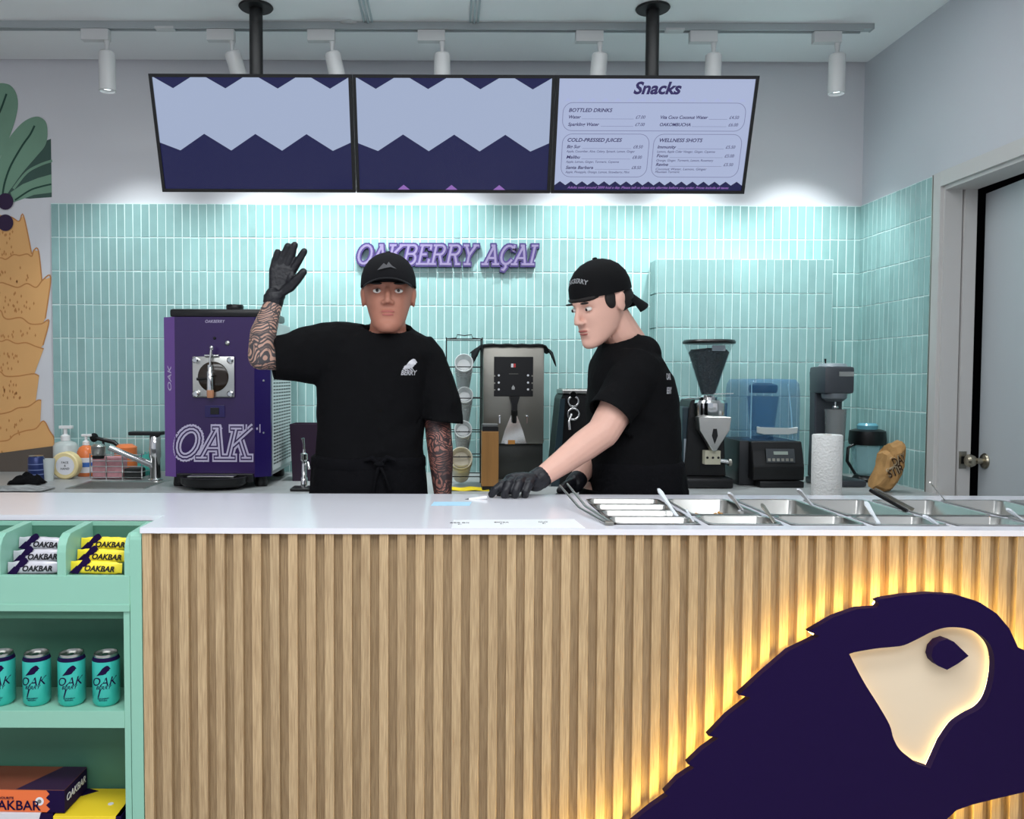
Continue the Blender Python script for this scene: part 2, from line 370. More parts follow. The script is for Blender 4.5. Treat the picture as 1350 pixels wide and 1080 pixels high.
for r in range(8):
    z = TOPZ-(r+1)*PH+.0015
    for c in range(nc):
        x = TX0+c*PW
        if x+.01 > RX-.001: continue
        zz = z+random.uniform(-.0012, .0012)
        if x > BX0+.005 and x+TW < BX1-.005 and z+TH < BZ: continue
        if (r < 2 and cnt < 198) or (r >= 2 and cnt < 300 and c < 24 and r < 6) or (r < 6 and c > nc-6 and cnt < 300):
            place_tile(wall_back, (x, BW-.005, zz)); cnt += 1
        else: tile_mb(field, Matrix.Translation((x, BW-.005, zz)) @ Matrix.Rotation(random.uniform(-.006, .006), 4, 'X') @ Matrix.Rotation(random.uniform(-.008, .008), 4, 'Z'))
meta(field.build('tile_field', M_tile2, wall_back), kind='stuff')
# boxed-out tiled pier
bx = struct('wall_pier', MB().box(BX0, BX1, BYF+.0022, BW-.0055, CT+.001, BZ-.001), M_grout, loc=(0, 0, 0))
nb = int(round((BX1-BX0)/PW)); pw = (BX1-BX0)/nb; cb = 0; fb = MB()
for r in range(7):
    z = BZ-(r+1)*PH-.0
    for c in range(nb):
        if z < CT-.16: continue
        place_tile(bx, (BX0+c*pw+(pw-TW)/2, BYF+.0085, z+.0015+random.uniform(-.001, .001))); cb += 1
    for c in range(3):
        if r < 6: tile_mb(fb, Matrix.Translation((BX0+.0085-.009, BYF+.118-c*.038, z)) @ Matrix.Rotation(-PI/2, 4, 'Z'))
meta(fb.build('side_tile_field', M_tile2, bx), kind='stuff')
# right wall tiles
TY1 = 3.455
MB().box(RX-.0118, RX-.0003, TY1, BW-.006, CT, TOPZ).build('grout_bed', M_grout, wall_right)
nr = int((BW-TY1)/PW)
for r in range(8):
    for c in range(nr):
        y = BW-.016-c*PW
        if y-TW < TY1-.002: continue
        place_tile(wall_right, (RX-.005, y, TOPZ-(r+1)*PH+.0015+random.uniform(-.001, .001)), -PI/2)
MB().box(RX-.016, RX-.0005, TY1-.006, TY1, CT, TOPZ+.002).build('edge_strip', M_steel_d, wall_right)
# taupe splash panel below the mural
q = [at(0, 611, BW-.012), at(73, 588, BW-.012)]
struct('trim_2', MB().prism([(LX, CT), (TX0-.002, CT), (TX0-.002, q[1].z), (LX, q[0].z-.06)], BW-.014, BW-.0005), mat('taupe_splash', (92, 82, 74), .6), loc=(0, 0, 0))
# ---- mural (flat print on the wall)
mural = thing('wall_mural', 'pineapple mural print with green leaves and orange body left of the tiles', 'mural', (-2.2, BW-.001, 1.0))
def mur(name, pts, m, lay, parent=None, clip=None):
    P = [at(u, v, BW) for u, v in pts]
    if clip: P = [V((min(p.x, TX0), p.y, p.z)) for p in P]
    return MB().prism([(p.x, p.z) for p in P], BW-.0012-.0006*lay, BW-.0008-.0006*lay).build(name, m, parent or mural, world=True)
def smooth_pts(P, n=6, closed=True):
    out = []; N_ = len(P)
    for i in range(N_ if closed else N_-1):
        p0, p1, p2, p3 = (V(P[(i+k) % N_] if closed else P[max(0, min(N_-1, i+k))]) for k in (-1, 0, 1, 2))
        for k in range(n):
            t = k/n; out.append(tuple(.5*((2*p1)+(-p0+p2)*t+(2*p0-5*p1+4*p2-p3)*t*t+(-p0+3*p1-3*p2+p3)*t**3)))
    if not closed: out.append(tuple(P[-1]))
    return out
def stroke_flat(pts, wd, y0, y1):
    mb = MB(); P = [V(p) for p in pts]
    n = len(P); L_, R_ = [], []
    for i in range(n):
        d = (P[min(i+1, n-1)]-P[max(0, i-1)]).normalized(); k = V((-d.y, d.x))*wd/2; L_.append(P[i]+k); R_.append(P[i]-k)
    poly = L_+R_[::-1]; mb.prism([tuple(p) for p in poly], y0, y1); return mb
def mline(name, pts, wd, m, lay):
    P = [at(u, v, BW) for u, v in smooth_pts(pts, 5, False)]
    return stroke_flat([(p.x, p.z) for p in P], wd, BW-.0012-.0006*lay, BW-.0008-.0006*lay).build(name, m, mural, world=True)
G1 = mat('leaf_green', (128, 166, 142), .8, var=.16, vscale=2.5); G2 = mat('leaf_dark_green', (66, 92, 84), .8); G3 = mat('leaf_vein_green', (38, 74, 62), .8)
OR1 = mat('fruit_orange', (230, 176, 114), .8, var=.08, vscale=3); OR2 = mat('fruit_outline', (196, 134, 78), .8); BER = mat('berry_purple', (48, 28, 62), .7)
mur('leaf', [(4, 260), (30, 222), (45, 205), (60, 186), (69, 183), (69, 260), (40, 262)], G2, 0, clip=1)
mur('leaf', [(14, 254), (30, 243), (50, 235), (69, 230), (69, 254), (45, 257), (18, 267)], G1, 1, clip=1)
mline('leaf_vein', [(18, 249), (35, 228), (52, 218), (69, 212)], .012, G1, 2)
mline('leaf_vein', [(20, 264), (40, 251), (55, 246), (68, 243)], .008, G3, 2)
mur('leaf', smooth_pts([(3, 262), (-6, 235), (2, 205), (12, 183), (30, 162), (48, 154), (60, 160), (63, 175), (60, 192), (48, 207), (30, 228), (14, 250)]), G1, 3)
mline('leaf_vein', [(4, 256), (7, 240), (15, 218), (30, 192), (40, 178), (46, 166)], .009, G3, 4)
mur('leaf', smooth_pts([(4, 200), (-14, 230), (-40, 200), (-30, 140), (-8, 113), (10, 111), (20, 120), (24, 135), (22, 152), (15, 175)]), G1, 2)
mline('leaf_vein', [(-16, 190), (-8, 160), (0, 148), (9, 124)], .009, G3, 3)
mur('leaf', smooth_pts([(-10, 262), (-30, 230), (-60, 200), (-90, 190), (-80, 230), (-50, 258)]), G1, 1)
def scallop(tl, tr, br, bl, wav):
    return [tl]+wav+[tr, br, bl]
segs = [  # pineapple tiers, top to bottom: right contour and wavy top edge
 [(-60, 300), (-30, 285), (10, 285), (25, 292), (31, 284), (42, 335), (42, 350), (-60, 350)],
 [(-60, 340), (-20, 344), (0, 340), (8, 342), (18, 336), (26, 337), (36, 335), (42, 338), (45, 330), (51, 331), (56, 376), (50, 385), (-60, 385)],
 [(-60, 375), (-20, 380), (0, 373), (10, 375), (24, 379), (36, 374), (48, 379), (57, 369), (67, 366), (60, 420), (50, 432), (-60, 432)],
 [(-60, 428), (-20, 410), (0, 409), (5, 418), (12, 421), (28, 419), (40, 427), (55, 427), (65, 423), (57, 455), (45, 462), (-60, 462)],
 [(-60, 460), (-20, 440), (0, 450), (10, 448), (22, 453), (35, 452), (48, 457), (58, 460), (45, 492), (-60, 500)],
 [(-60, 498), (-20, 488), (0, 490), (8, 496), (24, 496), (36, 494), (46, 493), (52, 496), (50, 527), (-60, 550)],
 [(-60, 540), (-20, 548), (0, 546), (14, 543), (24, 538), (38, 536), (50, 528), (55, 528), (57, 558), (-60, 590)],
 [(-60, 588), (-20, 584), (0, 582), (12, 580), (20, 573), (34, 568), (48, 565), (58, 555), (66, 568), (72, 578), (72, 589), (0, 611), (-60, 628)]]
random.seed(5)
for i, s_ in enumerate(segs):
    if i < 7: s_ = s_[:-2]+[(s_[-2][0]-4, s_[-2][1]+14), (-60, s_[-1][1]+30)]
    mur('fruit_tier', s_, OR1, i)
    mline('tier_outline', s_[1:-2], .006, OR2, i+.5)
fl = MB()
for i, s_ in enumerate(segs):
    y0 = max(p[1] for p in s_[:-2][:4])+5; y1 = y0+32
    xr = min(p[0] for p in s_[-5:-2] if p[0] > 20)-3
    for k in range(40):
        u = random.uniform(-30, xr-4); v = random.uniform(y0, y1)
        if i < 7 and v > segs[i+1][3][1]-3: continue
        if i == 7 and v > 600-u*.3: continue
        p = at(u, v, BW); fl.prism([(p.x, p.z+.009), (p.x+.004, p.z), (p.x, p.z-.009), (p.x-.004, p.z)], BW-.0014-.0006*(i+1), BW-.0012-.0006*(i+1))
meta(fl.build('fruit_flecks', OR2, mural, world=True), kind='stuff')
for v in (266, 294): mur('berry', [(8+10.5*math.cos(a*PI/12), v+11*math.sin(a*PI/12)) for a in range(24)], BER, 9.5)
# ---- ceiling access panel and detector
pa = struct('trim_3', MB(), M_white, loc=(0, 0, 0)) if False else None
ap = MB(); A = [atz(493, 34, CH), atz(618, 34, CH)]; x0, x1 = A[0].x, A[1].x; yf = A[0].y
for k, (o_, h) in enumerate(((0, .004), (.017, .009), (.034, .005))):
    X0, X1, Yf, Yb = x0-o_, x1+o_, yf+o_, yf-.62-o_
    for b_ in ((X0-.008, X0, Yb, Yf), (X1, X1+.008, Yb, Yf), (X0-.008, X1+.008, Yf, Yf+.008), (X0-.008, X1+.008, Yb-.008, Yb)): ap.box(*b_, CH-h, CH)
meta(ap.build('trim_3', mat('hatch_frame', (168, 180, 184), .5), loc=(0, 0, 0)), kind='structure')
dl = atz(460, 31, CH); dd = thing('ceiling_sprinkler', 'small round recessed white sprinkler cover on the ceiling beside the access panel', 'sprinkler', (dl.x, dl.y, CH))
MB().lathe([(.040, 0), (.042, -.004), (.034, -.008), (.022, -.009), (.014, -.004), (0, -.004)][::-1]).build('cover_ring', M_white, dd, smooth=40)
MB().lathe([(0, -.02), (.007, -.02), (.008, -.012), (.012, -.011), (.012, -.005), (0, -.005)]).build('nozzle', M_steel_d, dd, smooth=40)
# ================================================================ BACK COUNTER
BCY = 3.27
bc = thing('back_counter', 'long grey stone counter along the tiled wall carrying the machines', 'counter', (-.5, 3.66, 0))
SK = (at(92, 640, 3.5).x, at(196, 640, 3.5).x, 3.45, 3.70)
mb = MB().box(LX, SK[0], BCY, BW-.001, CT-.03, CT).box(SK[1], RX-.001, BCY, BW-.001, CT-.03, CT).box(SK[0], SK[1], BCY, SK[2], CT-.03, CT).box(SK[0], SK[1], SK[3], BW-.001, CT-.03, CT)
mb.build('countertop', M_grey, bc, world=True)
MB().box(LX, RX-.001, BCY+.04, BW-.001, .1, CT-.03).build('cabinet_body', mat('cabinet_grey', (120, 122, 124), .5), bc, world=True)
x = LX+.02
while x < RX-.3:
    d = MB().box(x, x+.56, BCY+.02, BCY+.039, .12, CT-.05, bev=.002).build('cabinet_door', mat('cabinet_front', (150, 152, 155), .45), bc, world=True)
    MB().box(x+.2, x+.36, BCY+.0, BCY+.012, .78, .792).build('handle', M_steel, d, world=False).location = (.5, -3.66, 0)
    x += .57
# ================================================================ FRONT COUNTER
WY0, WY1, WZ, WT = 2.0, 2.59, .985, .014
UX0, UX1 = -1.6, at(187, 760, 2.0).x        # display unit bay
UXL = at(163, 860, 2.0).x
cx0, cx1, cy0, cy1, cym = .41, 1.92, 2.055, 2.485, 2.195
cols = [.41, .64, .845, 1.05, 1.255, 1.46, 1.665, 1.87]
wt = MB().prism([(LX, 2.172), (UX1-.002, 2.172), (UX1-.002, WY0-.004), (cols[0], WY0-.004), (cols[0], WY1), (LX, WY1)], WZ-WT, WZ, axis='Z')
wt.box(cols[0], RX-.002, WY0-.004, cy0, WZ-WT, WZ).box(cols[0], RX-.002, cy1, WY1, WZ-WT, WZ).box(cols[-1], RX-.002, cy0, cy1, WZ-WT, WZ)
for c in cols[1:-1]: wt.box(c-.008, c+.008, cy0, cy1, WZ-WT, WZ)
wt.box(cols[1], cols[-1], cym-.006, cym+.006, WZ-WT, WZ-.001)
wtop = meta(wt.build('worktop', M_top, loc=(.2, 2.3, WZ-WT), world=True, smooth=30), 'long glossy white worktop on the slatted service counter', 'worktop')
sc_ = thing('service_counter', 'wide customer counter clad in vertical light oak slats', 'counter', (.6, 2.3, 0))
MB().box(UX1, RX-.001, WY0+.0205, WY0+.03, .06, WZ-WT).build('backing_board', M_oak, sc_, world=True)
MB().box(UX1, RX-.001, WY0+.03, WY0+.05, 0, WZ-WT).box(UX1, UX1+.02, WY0+.05, WY1-.05, 0, WZ-WT).box(LX, UX1+.02, WY1-.06, WY1-.04, 0, WZ-WT).box(UX1, RX-.001, WY1-.06, WY1-.04, 0, WZ-WT).build('carcass', M_white, sc_, world=True)
MB().box(UX1, RX-.001, WY0+.003, WY0+.02, 0, .06).build('kickplate', M_steel_d, sc_, world=True)
_s = MB().box(0, .0225, .0, .0205, 0, WZ-WT-.062, bev=.0012); s0 = _s.build('slat', M_oak); sm_ = s0.data; bpy.data.objects.remove(s0)
PS = .04405; xs_ = UX1+.001; i = 0
while xs_+.0245 < RX-.002:
    o = link('slat', sm_, sc_, (xs_-.6, WY0-2.3+.0005, .061)); xs_ += PS if i else .0275+PS*.0+.0165; i += 1
# ---- backlit bird emblem
LY = 1.925
def lp(u, v):
    p = at(830+u/2.596, 740+v/2.596, LY); return (p.x, p.z)
out_px = [(-120, 1000), (25, 883), (75, 842), (132, 803), (119, 794), (165, 745), (222, 707), (198, 694), (250, 645), (305, 606), (269, 598), (335, 530), (415, 467), (374, 459), (455, 385), (545, 308), (650, 257), (614, 242), (700, 192), (780, 164), (848, 159), (855, 148), (846, 136), (862, 130), (935, 118), (1030, 111), (1120, 117), (1200, 142), (1258, 180), (1300, 230), (1318, 268), (1330, 295), (1352, 306), (1440, 340), (1520, 400), (1570, 480), (1585, 560), (1560, 640), (1530, 585), (1490, 560), (1450, 600), (1420, 690), (1390, 760), (1348, 792), (1250, 815), (1170, 835), (1120, 853), (1085, 885), (1050, 960), (1040, 1060), (960, 1290), (860, 1330), (500, 1330), (150, 1330), (-150, 1330), (-420, 1330), (-330, 1220)]
outl = [lp(*p) for p in out_px]
face = [lp(*p) for p in smooth_pts([(770, 312), (840, 300), (900, 294), (940, 288), (990, 265), (1040, 240), (1090, 227), (1150, 231), (1200, 252), (1235, 288), (1249, 335), (1246, 400), (1229, 465), (1200, 505), (1150, 533), (1110, 563), (1070, 620)], 4, False)+[(1030, 710)]+smooth_pts([(985, 694), (930, 650), (905, 610), (890, 560), (850, 490), (800, 410), (752, 318)], 4, False)]
eye = [lp(*p) for p in [(1035, 325), (1041, 298), (1060, 277), (1086, 268), (1112, 277), (1162, 325), (1125, 352), (1088, 373), (1058, 360), (1042, 345)]]
em = thing('bird_emblem', 'huge dark purple backlit bird head emblem with a cream face on the oak slats', 'emblem', (1.1, 1.95, 0))
mv = Matrix.Translation((-1.1, LY-1.95+.0105, 0))
curve_prism('bird_panel', [outl, face], .02, M_logo, em, M=mv)
YB = LY+.0205   # back face of panel
mv2 = Matrix.Translation((-1.1, LY-1.95+.035, 0))
def offset(P, d):
    n = len(P); A_ = sum(P[i][0]*P[(i+1) % n][1]-P[(i+1) % n][0]*P[i][1] for i in range(n)); s_ = 1 if A_ > 0 else -1; o = []
    for i in range(n):
        a, b_, c = V(P[i-1]), V(P[i]), V(P[(i+1) % n]); t = (c-a).normalized(); o.append((b_.x+s_*t.y*d, b_.y-s_*t.x*d))
    return o
M_face = mat('cream_acrylic', (216, 200, 176), .5, emit=(226, 198, 150), es=.10)
curve_prism('face_panel', [offset(face, .012)], .004, M_face, em, M=mv2)
curve_prism('eye', [eye], .026, M_logo, em, M=Matrix.Translation((-1.1, LY-1.95+.0145, 0)))
M_led = mat('led_glow', (255, 214, 120), .5, emit=(255, 218, 112), es=28)
def ribbon(P, inset, y0, y1, name, m, close=True):
    Q = offset(P, -inset); mb = MB(); n = len(Q)
    rs = [[V((x, y0, z)) for x, z in Q], [V((x, y1, z)) for x, z in Q]]
    mb.rings(rs, cap=False); return mb.build(name, m, em, world=True)
ribbon(outl, .027, YB+.010, YB+.034, 'led_strip', M_led)
M_led2 = mat('led_glow_soft', (255, 226, 170), .5, emit=(255, 222, 160), es=5)
ribbon(face, -.007, LY+.0215, LY+.0318, 'face_led_strip', M_led2)
for u, v in ((500, 500), (800, 700), (1250, 600), (900, 230), (300, 850), (1000, 1200), (200, 1200)):
    p = lp(u, v); MB().lathe([(.008, 0), (.008, .054)], (0, 0, 0), 12, M=Matrix.Translation((p[0], WY0-.0005, p[1])) @ Matrix.Rotation(PI/2, 4, 'X')).build('standoff', M_steel_d, em, world=True)
# ================================================================ DISPLAY UNIT
ZT = .972; UD = 2.168
du = thing('display_unit', 'mint green open shelf unit set into the counter end with bins on top', 'shelf unit', (-1.2, 2.08, 0))
wx = at(187, 760, 2.0).x
def curved_side(x0, x1, zt=ZT, zb=.8, yf=2.0):
    P = [(yf, zb), (yf, zt-.05), (yf+.004, zt-.032), (yf+.014, zt-.016), (yf+.03, zt-.007), (UD, zt), (UD, zb)]
    return MB().prism(P, x0, x1, axis='X')
# side panel
P = [(2.0, .06), (2.0, ZT-.018), (2.003, ZT-.008), (2.012, ZT-.001), (UD, ZT), (UD, .06)]
MB().prism(P, at(172, 860, 2.0).x, wx-.001, axis='X').build('side_panel', M_mint, du, world=True, bev=.001)
MB().box(UXL, at(171.2, 860, 2.0).x, 2.001, UD-.01, .06, .79, bev=.001).build('side_lining', M_mint, du, world=True)
MB().box(UX0, UX0+.04, 2.0, UD, .06, ZT, bev=.001).build('side_panel', M_mint, du, world=True)
MB().box(UX0+.04, wx-.03, UD-.012, UD, .06, ZT, bev=.001).build('back_panel', M_mint_shade, du, world=True)
zf0, zf1 = at(100, 806, 2.0).z, at(100, 759, 2.0).z
MB().box(UX0+.04, at(171, 760, 2.0).x, 1.998, 2.012, zf0, zf1, bev=.0015).box(UX0+.04, at(171, 760, 2.0).x, 1.996, 2.0, zf0, zf0+.018, bev=.0015).build('bin_front', M_mint, du, world=True)
MB().box(UX0+.04, at(171, 760, 2.0).x, 2.012, UD-.012, zf0+.0, zf0+.014).build('bin_floor', M_mint, du, world=True)
MB().box(UX0+.04, at(171, 760, 2.0).x, 2.014, 2.03, zf0-.022, zf0).build('lip_rail', M_mint_shade, du, world=True)  # darkened mint paints the shadow line of this recess
dvs = [at(75, 740, 2.0).x, at(86.6, 740, 2.0).x]; dw = dvs[1]-dvs[0]; pitch = .158
for k in range(4): curved_side(dvs[0]-k*pitch, dvs[1]-k*pitch, zb=zf0+.014).build('bin_divider', M_mint, du, world=True, bev=.001)
curved_side(at(163.5, 740, 2.0).x, at(171.3, 740, 2.0).x, zb=zf0+.014).build('bin_divider', M_mint, du, world=True, bev=.001)
MB().box(UX0+.04, at(171, 760, 2.0).x, 2.155, UD, ZT-.012, ZT, bev=.001).build('top_rail', M_mint, du, world=True)
zs0, zs1 = at(100, 960, 2.0).z, at(100, 937.5, 2.0).z
MB().box(UX0+.04, UXL, 2.0, UD-.012, zs0, zs1, bev=.001).build('shelf_board', M_mint, du, world=True)
MB().box(UX0+.04, UXL, 2.0, UD-.012, .17, .19, bev=.001).build('shelf_board', M_mint, du, world=True)
# ---- snack bars: pillow wrappers with crimped ends
def bar_tree(col, txtcol, label):
    t = thing('snack_bar', label, 'snack bar')
    mb = MB(); L_ = .128; rs = []
    for k in range(15):
        x = -L_/2+L_*k/14; e = min(k, 14-k)
        hz = [.013, .0125, .0155, .016, .0165][min(e, 4)]*(1+.03*math.sin(k*2.1)); hy = [.0008, .0012, .007, .0095, .010][min(e, 4)]
        zx = .0015*(1 if k % 2 else -1) if e == 0 else 0
        rs.append([V((x+zx, hy*math.copysign(abs(math.cos(a))**.6, math.cos(a)), hz*math.copysign(abs(math.sin(a))**.6, math.sin(a)))) for a in [2*PI*j/12 for j in range(12)]])
    mb.rings(rs).build('wrapper', col, t, smooth=60)
    text('OAKBAR', .0185, txtcol, t, shear=.25, bold=.03, M=Matrix.Translation((.010, -.0106, -.002)))
    MB().prism(bird_poly(.035, -.030, .008), -.0110, -.0104).build('bird_print', M_logo, t)
    MB().prism([(-.062, -.014), (-.040, -.016), (-.030, 0), (-.045, .004)], -.0107, -.0101).build('purple_print', M_logo, t)
    return t
M_bg = mat('silver_wrapper', (206, 204, 212), .35, .25); M_by = mat('yellow_wrapper', (244, 222, 58), .38)
def lab(which, pos): return f'{which} snack bar, {pos} of the pile in its mint bin'
for nm, m_, xr, grp in (('silver grey', M_bg, ((13, 77), (24, 77), (31, 77)), 'silver bars in the left bin'), ('yellow', M_by, ((93, 161), (103, 161), (108, 161)), 'yellow bars in the right bin')):
    for k, ((u0, u1), v, yy, pos) in enumerate(zip(xr, (748, 732.5, 716.5), (2.028, 2.055, 2.083), ('lowest', 'middle', 'topmost'))):
        b0 = bar_tree(m_, M_txt_k if k else M_txt_k, lab(nm, pos)); p = at(u0, v, yy)
        xc = p.x+.064; xmax = (at(161, 740, 2.0).x if u0 > 80 else at(73, 740, 2.0).x)-.064
        b0.location = (min(xc, xmax), yy, p.z); b0.rotation_euler = (math.radians(-4), math.radians(random.uniform(-2, 3)), 0); b0['group'] = grp
# ---- cans
def can_tree(label):
    t = thing('drink_can', label, 'can'); r = .0325; h = .128
    MB().lathe([(0, .004), (.022, .004), (.024, 0), (.0255, 0), (r, .009), (r, h-.016), (.0285, h-.006)], seg=32, cap=False).build('can_body', mat('can_teal', (62, 190, 178), .28, .35), t, smooth=50)
    MB().lathe([(.0286, h-.0065), (.0292, h-.003), (.0282, h), (.0265, h), (.0255, h-.005), (0, h-.005)], seg=32, cap=False).build('can_lid', M_steel, t, smooth=50)
    MB().lathe([(.0323, h-.0165), (.0326, h-.0155), (.0294, h-.0065), (.0290, h-.0065)], seg=32, cap=False).build('dark_rim_band', M_logo, t, smooth=50)
    MB().lathe([(.0, .0), (.0065, 0), (.0075, .0008), (.0, .0012)], (0, -.006, h-.0042), 16, sy=1.5).build('pull_tab', M_chrome, t, smooth=40)
    me = text('OAK', .030, M_logo, t, shear=.3, M=None, wrap=r+.0002); me.location.z = .063
    me = text('BERRY', .0125, M_logo, t, shear=.3, wrap=r+.0002); me.location.z = .049
    me = text('AÇAI ENERGY\nNATURAL', .0045, M_logo, t, wrap=r+.0002); me.location.z = .02
    bm_ = MB(); bm_.prism([(x, z) for x, z in bird_poly(.032, .0, 0)], -.0003, .0003); o = bm_.build('bird_print', M_logo, t)
    o2 = MB().prism([(-.008, 0), (-.004, .0), (-.011, -.022), (-.013, -.02)], -.0003, .0003).build('tail_print', M_logo, t)
    for q, zz in ((o, .088), (o2, .046)):
        fine(q)
        for v in q.data.vertices: a = v.co.x/r; rr = r+.0002-v.co.y; v.co = V((rr*math.sin(a), -rr*math.cos(a), v.co.z+zz))
    return t
can = can_tree('teal drink can cut by the left picture edge, furthest from the counter')
cpos = [(1, 'x'), (48, 'teal drink can on the mint shelf, third from the slatted counter'), (94, 'teal drink can on the mint shelf, second from the slatted counter'), (139.5, 'teal drink can on the mint shelf, nearest the slatted counter')]
for k, (u, l) in enumerate(cpos):
    o = can if k == 0 else copy_tree(can); p = at(u, 933, 2.045)
    o.location = (p.x, 2.05, zs1+.0005); o.rotation_euler.z = math.radians(8+random.uniform(-5, 5)); o['group'] = 'cans on the mint shelf'
    if k: o['label'] = l
# ---- cartons on the lower shelf
def carton(name, label, x0, x1, y0, y1, z0, z1, m, endm=None, rz=0):
    t = thing(name, label, 'box', ((x0+x1)/2, (y0+y1)/2, z0), rz); hx, hy, h = (x1-x0)/2, (y1-y0)/2, z1-z0
    MB().box(-hx, hx, -hy, hy, 0, h, bev=.001).build('carton', m, t); return t, hx, hy, h
x1 = at(88, 1060, 2.03).x; z1 = at(60, 1040, 2.03).z
t, hx, hy, h = carton('snack_carton', 'orange and purple snack bar carton on the lower mint shelf', x1-.27, x1, 2.025, 2.145, .27, z1, mat('orange_card', (232, 112, 58), .5), rz=math.radians(-1.5))
zz = [(hx+.0006, 0), (hx+.0006, h), (hx-.045, h), (hx-.037, h*.83), (hx-.046, h*.66), (hx-.036, h*.5), (hx-.046, h*.33), (hx-.036, h*.16), (hx-.045, 0)]
MB().prism([(a, b_) for a, b_ in zz], -hy-.0006, hy+.0006).build('purple_end', M_logo, t)
MB().box(-hx, hx+.0007, -hy-.0007, hy+.0007, h, h+.0012).build('top_flap', mat('brown_orange_card', (128, 68, 50), .5), t)
MB().prism([(hx-.12, -hy-.001), (hx+.001, -hy-.001), (hx+.001, hy+.001), (hx-.06, hy+.001), (hx-.09, 0)], h+.0013, h+.0018, axis='Z').build('purple_top_print', mat('aubergine_card', (50, 26, 58), .5), t)
text('OAKBAR', .034, M_logo, t, bold=.01, M=Matrix.Translation((hx-.128, -hy-.001, h*.28)))
text('FAVOURITE', .009, M_logo, t, M=Matrix.Translation((hx-.15, -hy-.001, h*.62)))
MB().lathe([(0, 0), (.0105, 0), (.0105, .0008), (0, .0008)], M=Matrix.Translation((hx-.062, -hy-.0004, h*.5)) @ Matrix.Rotation(PI/2, 4, 'X')).build('white_seal', M_txt_w, t)
MB().lathe([(0, 0), (.005, 0), (.005, .0012), (0, .0012)], M=Matrix.Translation((hx-.062, -hy-.0004, h*.5)) @ Matrix.Rotation(PI/2, 4, 'X')).build('seal_mark', M_steel_d, t)
text('OAKBAR', .026, M_txt_w, t, shear=.2, M=Matrix.Translation((hx+.001, 0, h*.55)) @ Matrix.Rotation(PI/2, 4, 'Z'))
t2, a_, b_, h2 = carton('snack_carton', 'white snack carton under the orange one on the lower mint shelf', x1-.29, x1-.03, 2.02, 2.145, .1905, .2695, mat('white_card', (214, 210, 216), .5))
MB().prism([(a_+.0006, 0), (a_+.0006, h2), (a_-.03, h2), (a_-.05, 0)], -b_-.0006, b_+.0006).build('purple_end', M_logo, t2)
xa, xb = at(72, 1078, 2.02).x, at(162, 1078, 2.02).x; zy = at(120, 1074, 2.02).z
xa = max(xa, x1-.028+.0)
t3, a_, b_, h3 = carton('snack_carton', 'yellow snack bar carton in the right corner of the lower mint shelf', xa, xb-.002, 2.012, 2.15, .1905, zy, mat('yellow_card', (240, 208, 44), .5))
MB().lathe([(0, 0), (.007, 0), (.007, .0008), (0, .0008)], (.035, -.01, h3)).build('white_seal', M_txt_w, t3)
MB().prism([(-a_+.005, .02), (-a_+.03, .03), (-a_+.06, .055), (-a_+.03, .068), (-a_, .06)], h3, h3+.0008, axis='Z').build('bird_print', M_logo, t3)
MB().prism([(a_+.0006, 0), (a_+.0006, h3), (a_-.012, h3), (a_-.02, 0)], -b_-.0006, b_*.2).build('purple_end', M_logo, t3)
# ================================================================ PANS
def pan(x0, x1, y0, y1, depth, label, grp):
    t = thing('steel_pan', label, 'food pan', ((x0+x1)/2, (y0+y1)/2, WZ-depth), group=grp)
    hx, hy = (x1-x0)/2, (y1-y0)/2; k = .008
    def rr(a, b_, z, r=.02, n=4):
        o = []
        for sx, sy, a0 in ((1, 1, 0), (-1, 1, 90), (-1, -1, 180), (1, -1, 270)):
            for j in range(n+1):
                th = math.radians(a0+90*j/n); o.append(V((sx*(a-r)+r*math.cos(th), sy*(b_-r)+r*math.sin(th), z)))
        return o
    d = depth
    mb = MB(); mb.rings([rr(hx, hy, d+.001), rr(hx, hy, d+.003), rr(hx-.004, hy-.004, d+.0035), rr(hx-.007, hy-.007, d+.001), rr(hx-.011, hy-.011, .008), rr(hx-.02, hy-.02, .001, .012)], cap=False)
    f = mb.b.faces.new([v for v in mb.b.verts][-20:])
    mb.build('basin', M_steel, t, smooth=50); return t, hx, hy
nm_ = ['beside the row of narrow trays', 'second along the counter', 'third along the counter', 'fourth along the counter', 'fifth along the counter', 'last by the right wall']
for i in range(6):
    a, b_ = cols[i+1]+.009, cols[i+2]-.009
    t, hx, hy = pan(a, b_, cym+.007, cy1-.001, .10, f'steel food pan in the back row, {nm_[i]}', 'back row of steel pans')
    if i == 0:
        g = MB(); random.seed(3)
        for k in range(260):
            g.ell((random.uniform(-hx*.75, hx*.75), random.uniform(-hy*.75, hy*.8), .012+random.uniform(0, .055)*math.exp(-k*.0)), (random.uniform(.004, .007),)*3, seg=5)
        meta(g.build('granola', mat('granola', (206, 150, 78), .8, var=.4, vscale=60), loc=(0, 0, 0)), 'toasted granola heaped in the first back pan', 'granola', kind='stuff').location = t.location
    else:
        fc = [None, (122, 92, 72), (170, 150, 118), (200, 190, 168), (90, 66, 60), (150, 140, 120)][i]
        lv = MB().box(-hx+.018, hx-.018, -hy+.018, hy-.018, .002, .03+.006*i, bev=.004)
        for v in lv.b.verts: v.co.z += .006*noise.noise(v.co*30+V((i, 0, 0)))
        o = lv.build('topping', mat('topping_%d' % i, fc, .7, var=.4, vscale=50, bump=.8, bscale=80), loc=(0, 0, 0)); o.location = t.location
        meta(o, f'food topping lying in the back pan, {nm_[i]}', 'topping', kind='stuff')
    pan(a, b_, cy0+.001, cym-.007, .07, f'shallow steel pan in the front row, {nm_[i]}', 'front row of steel pans')
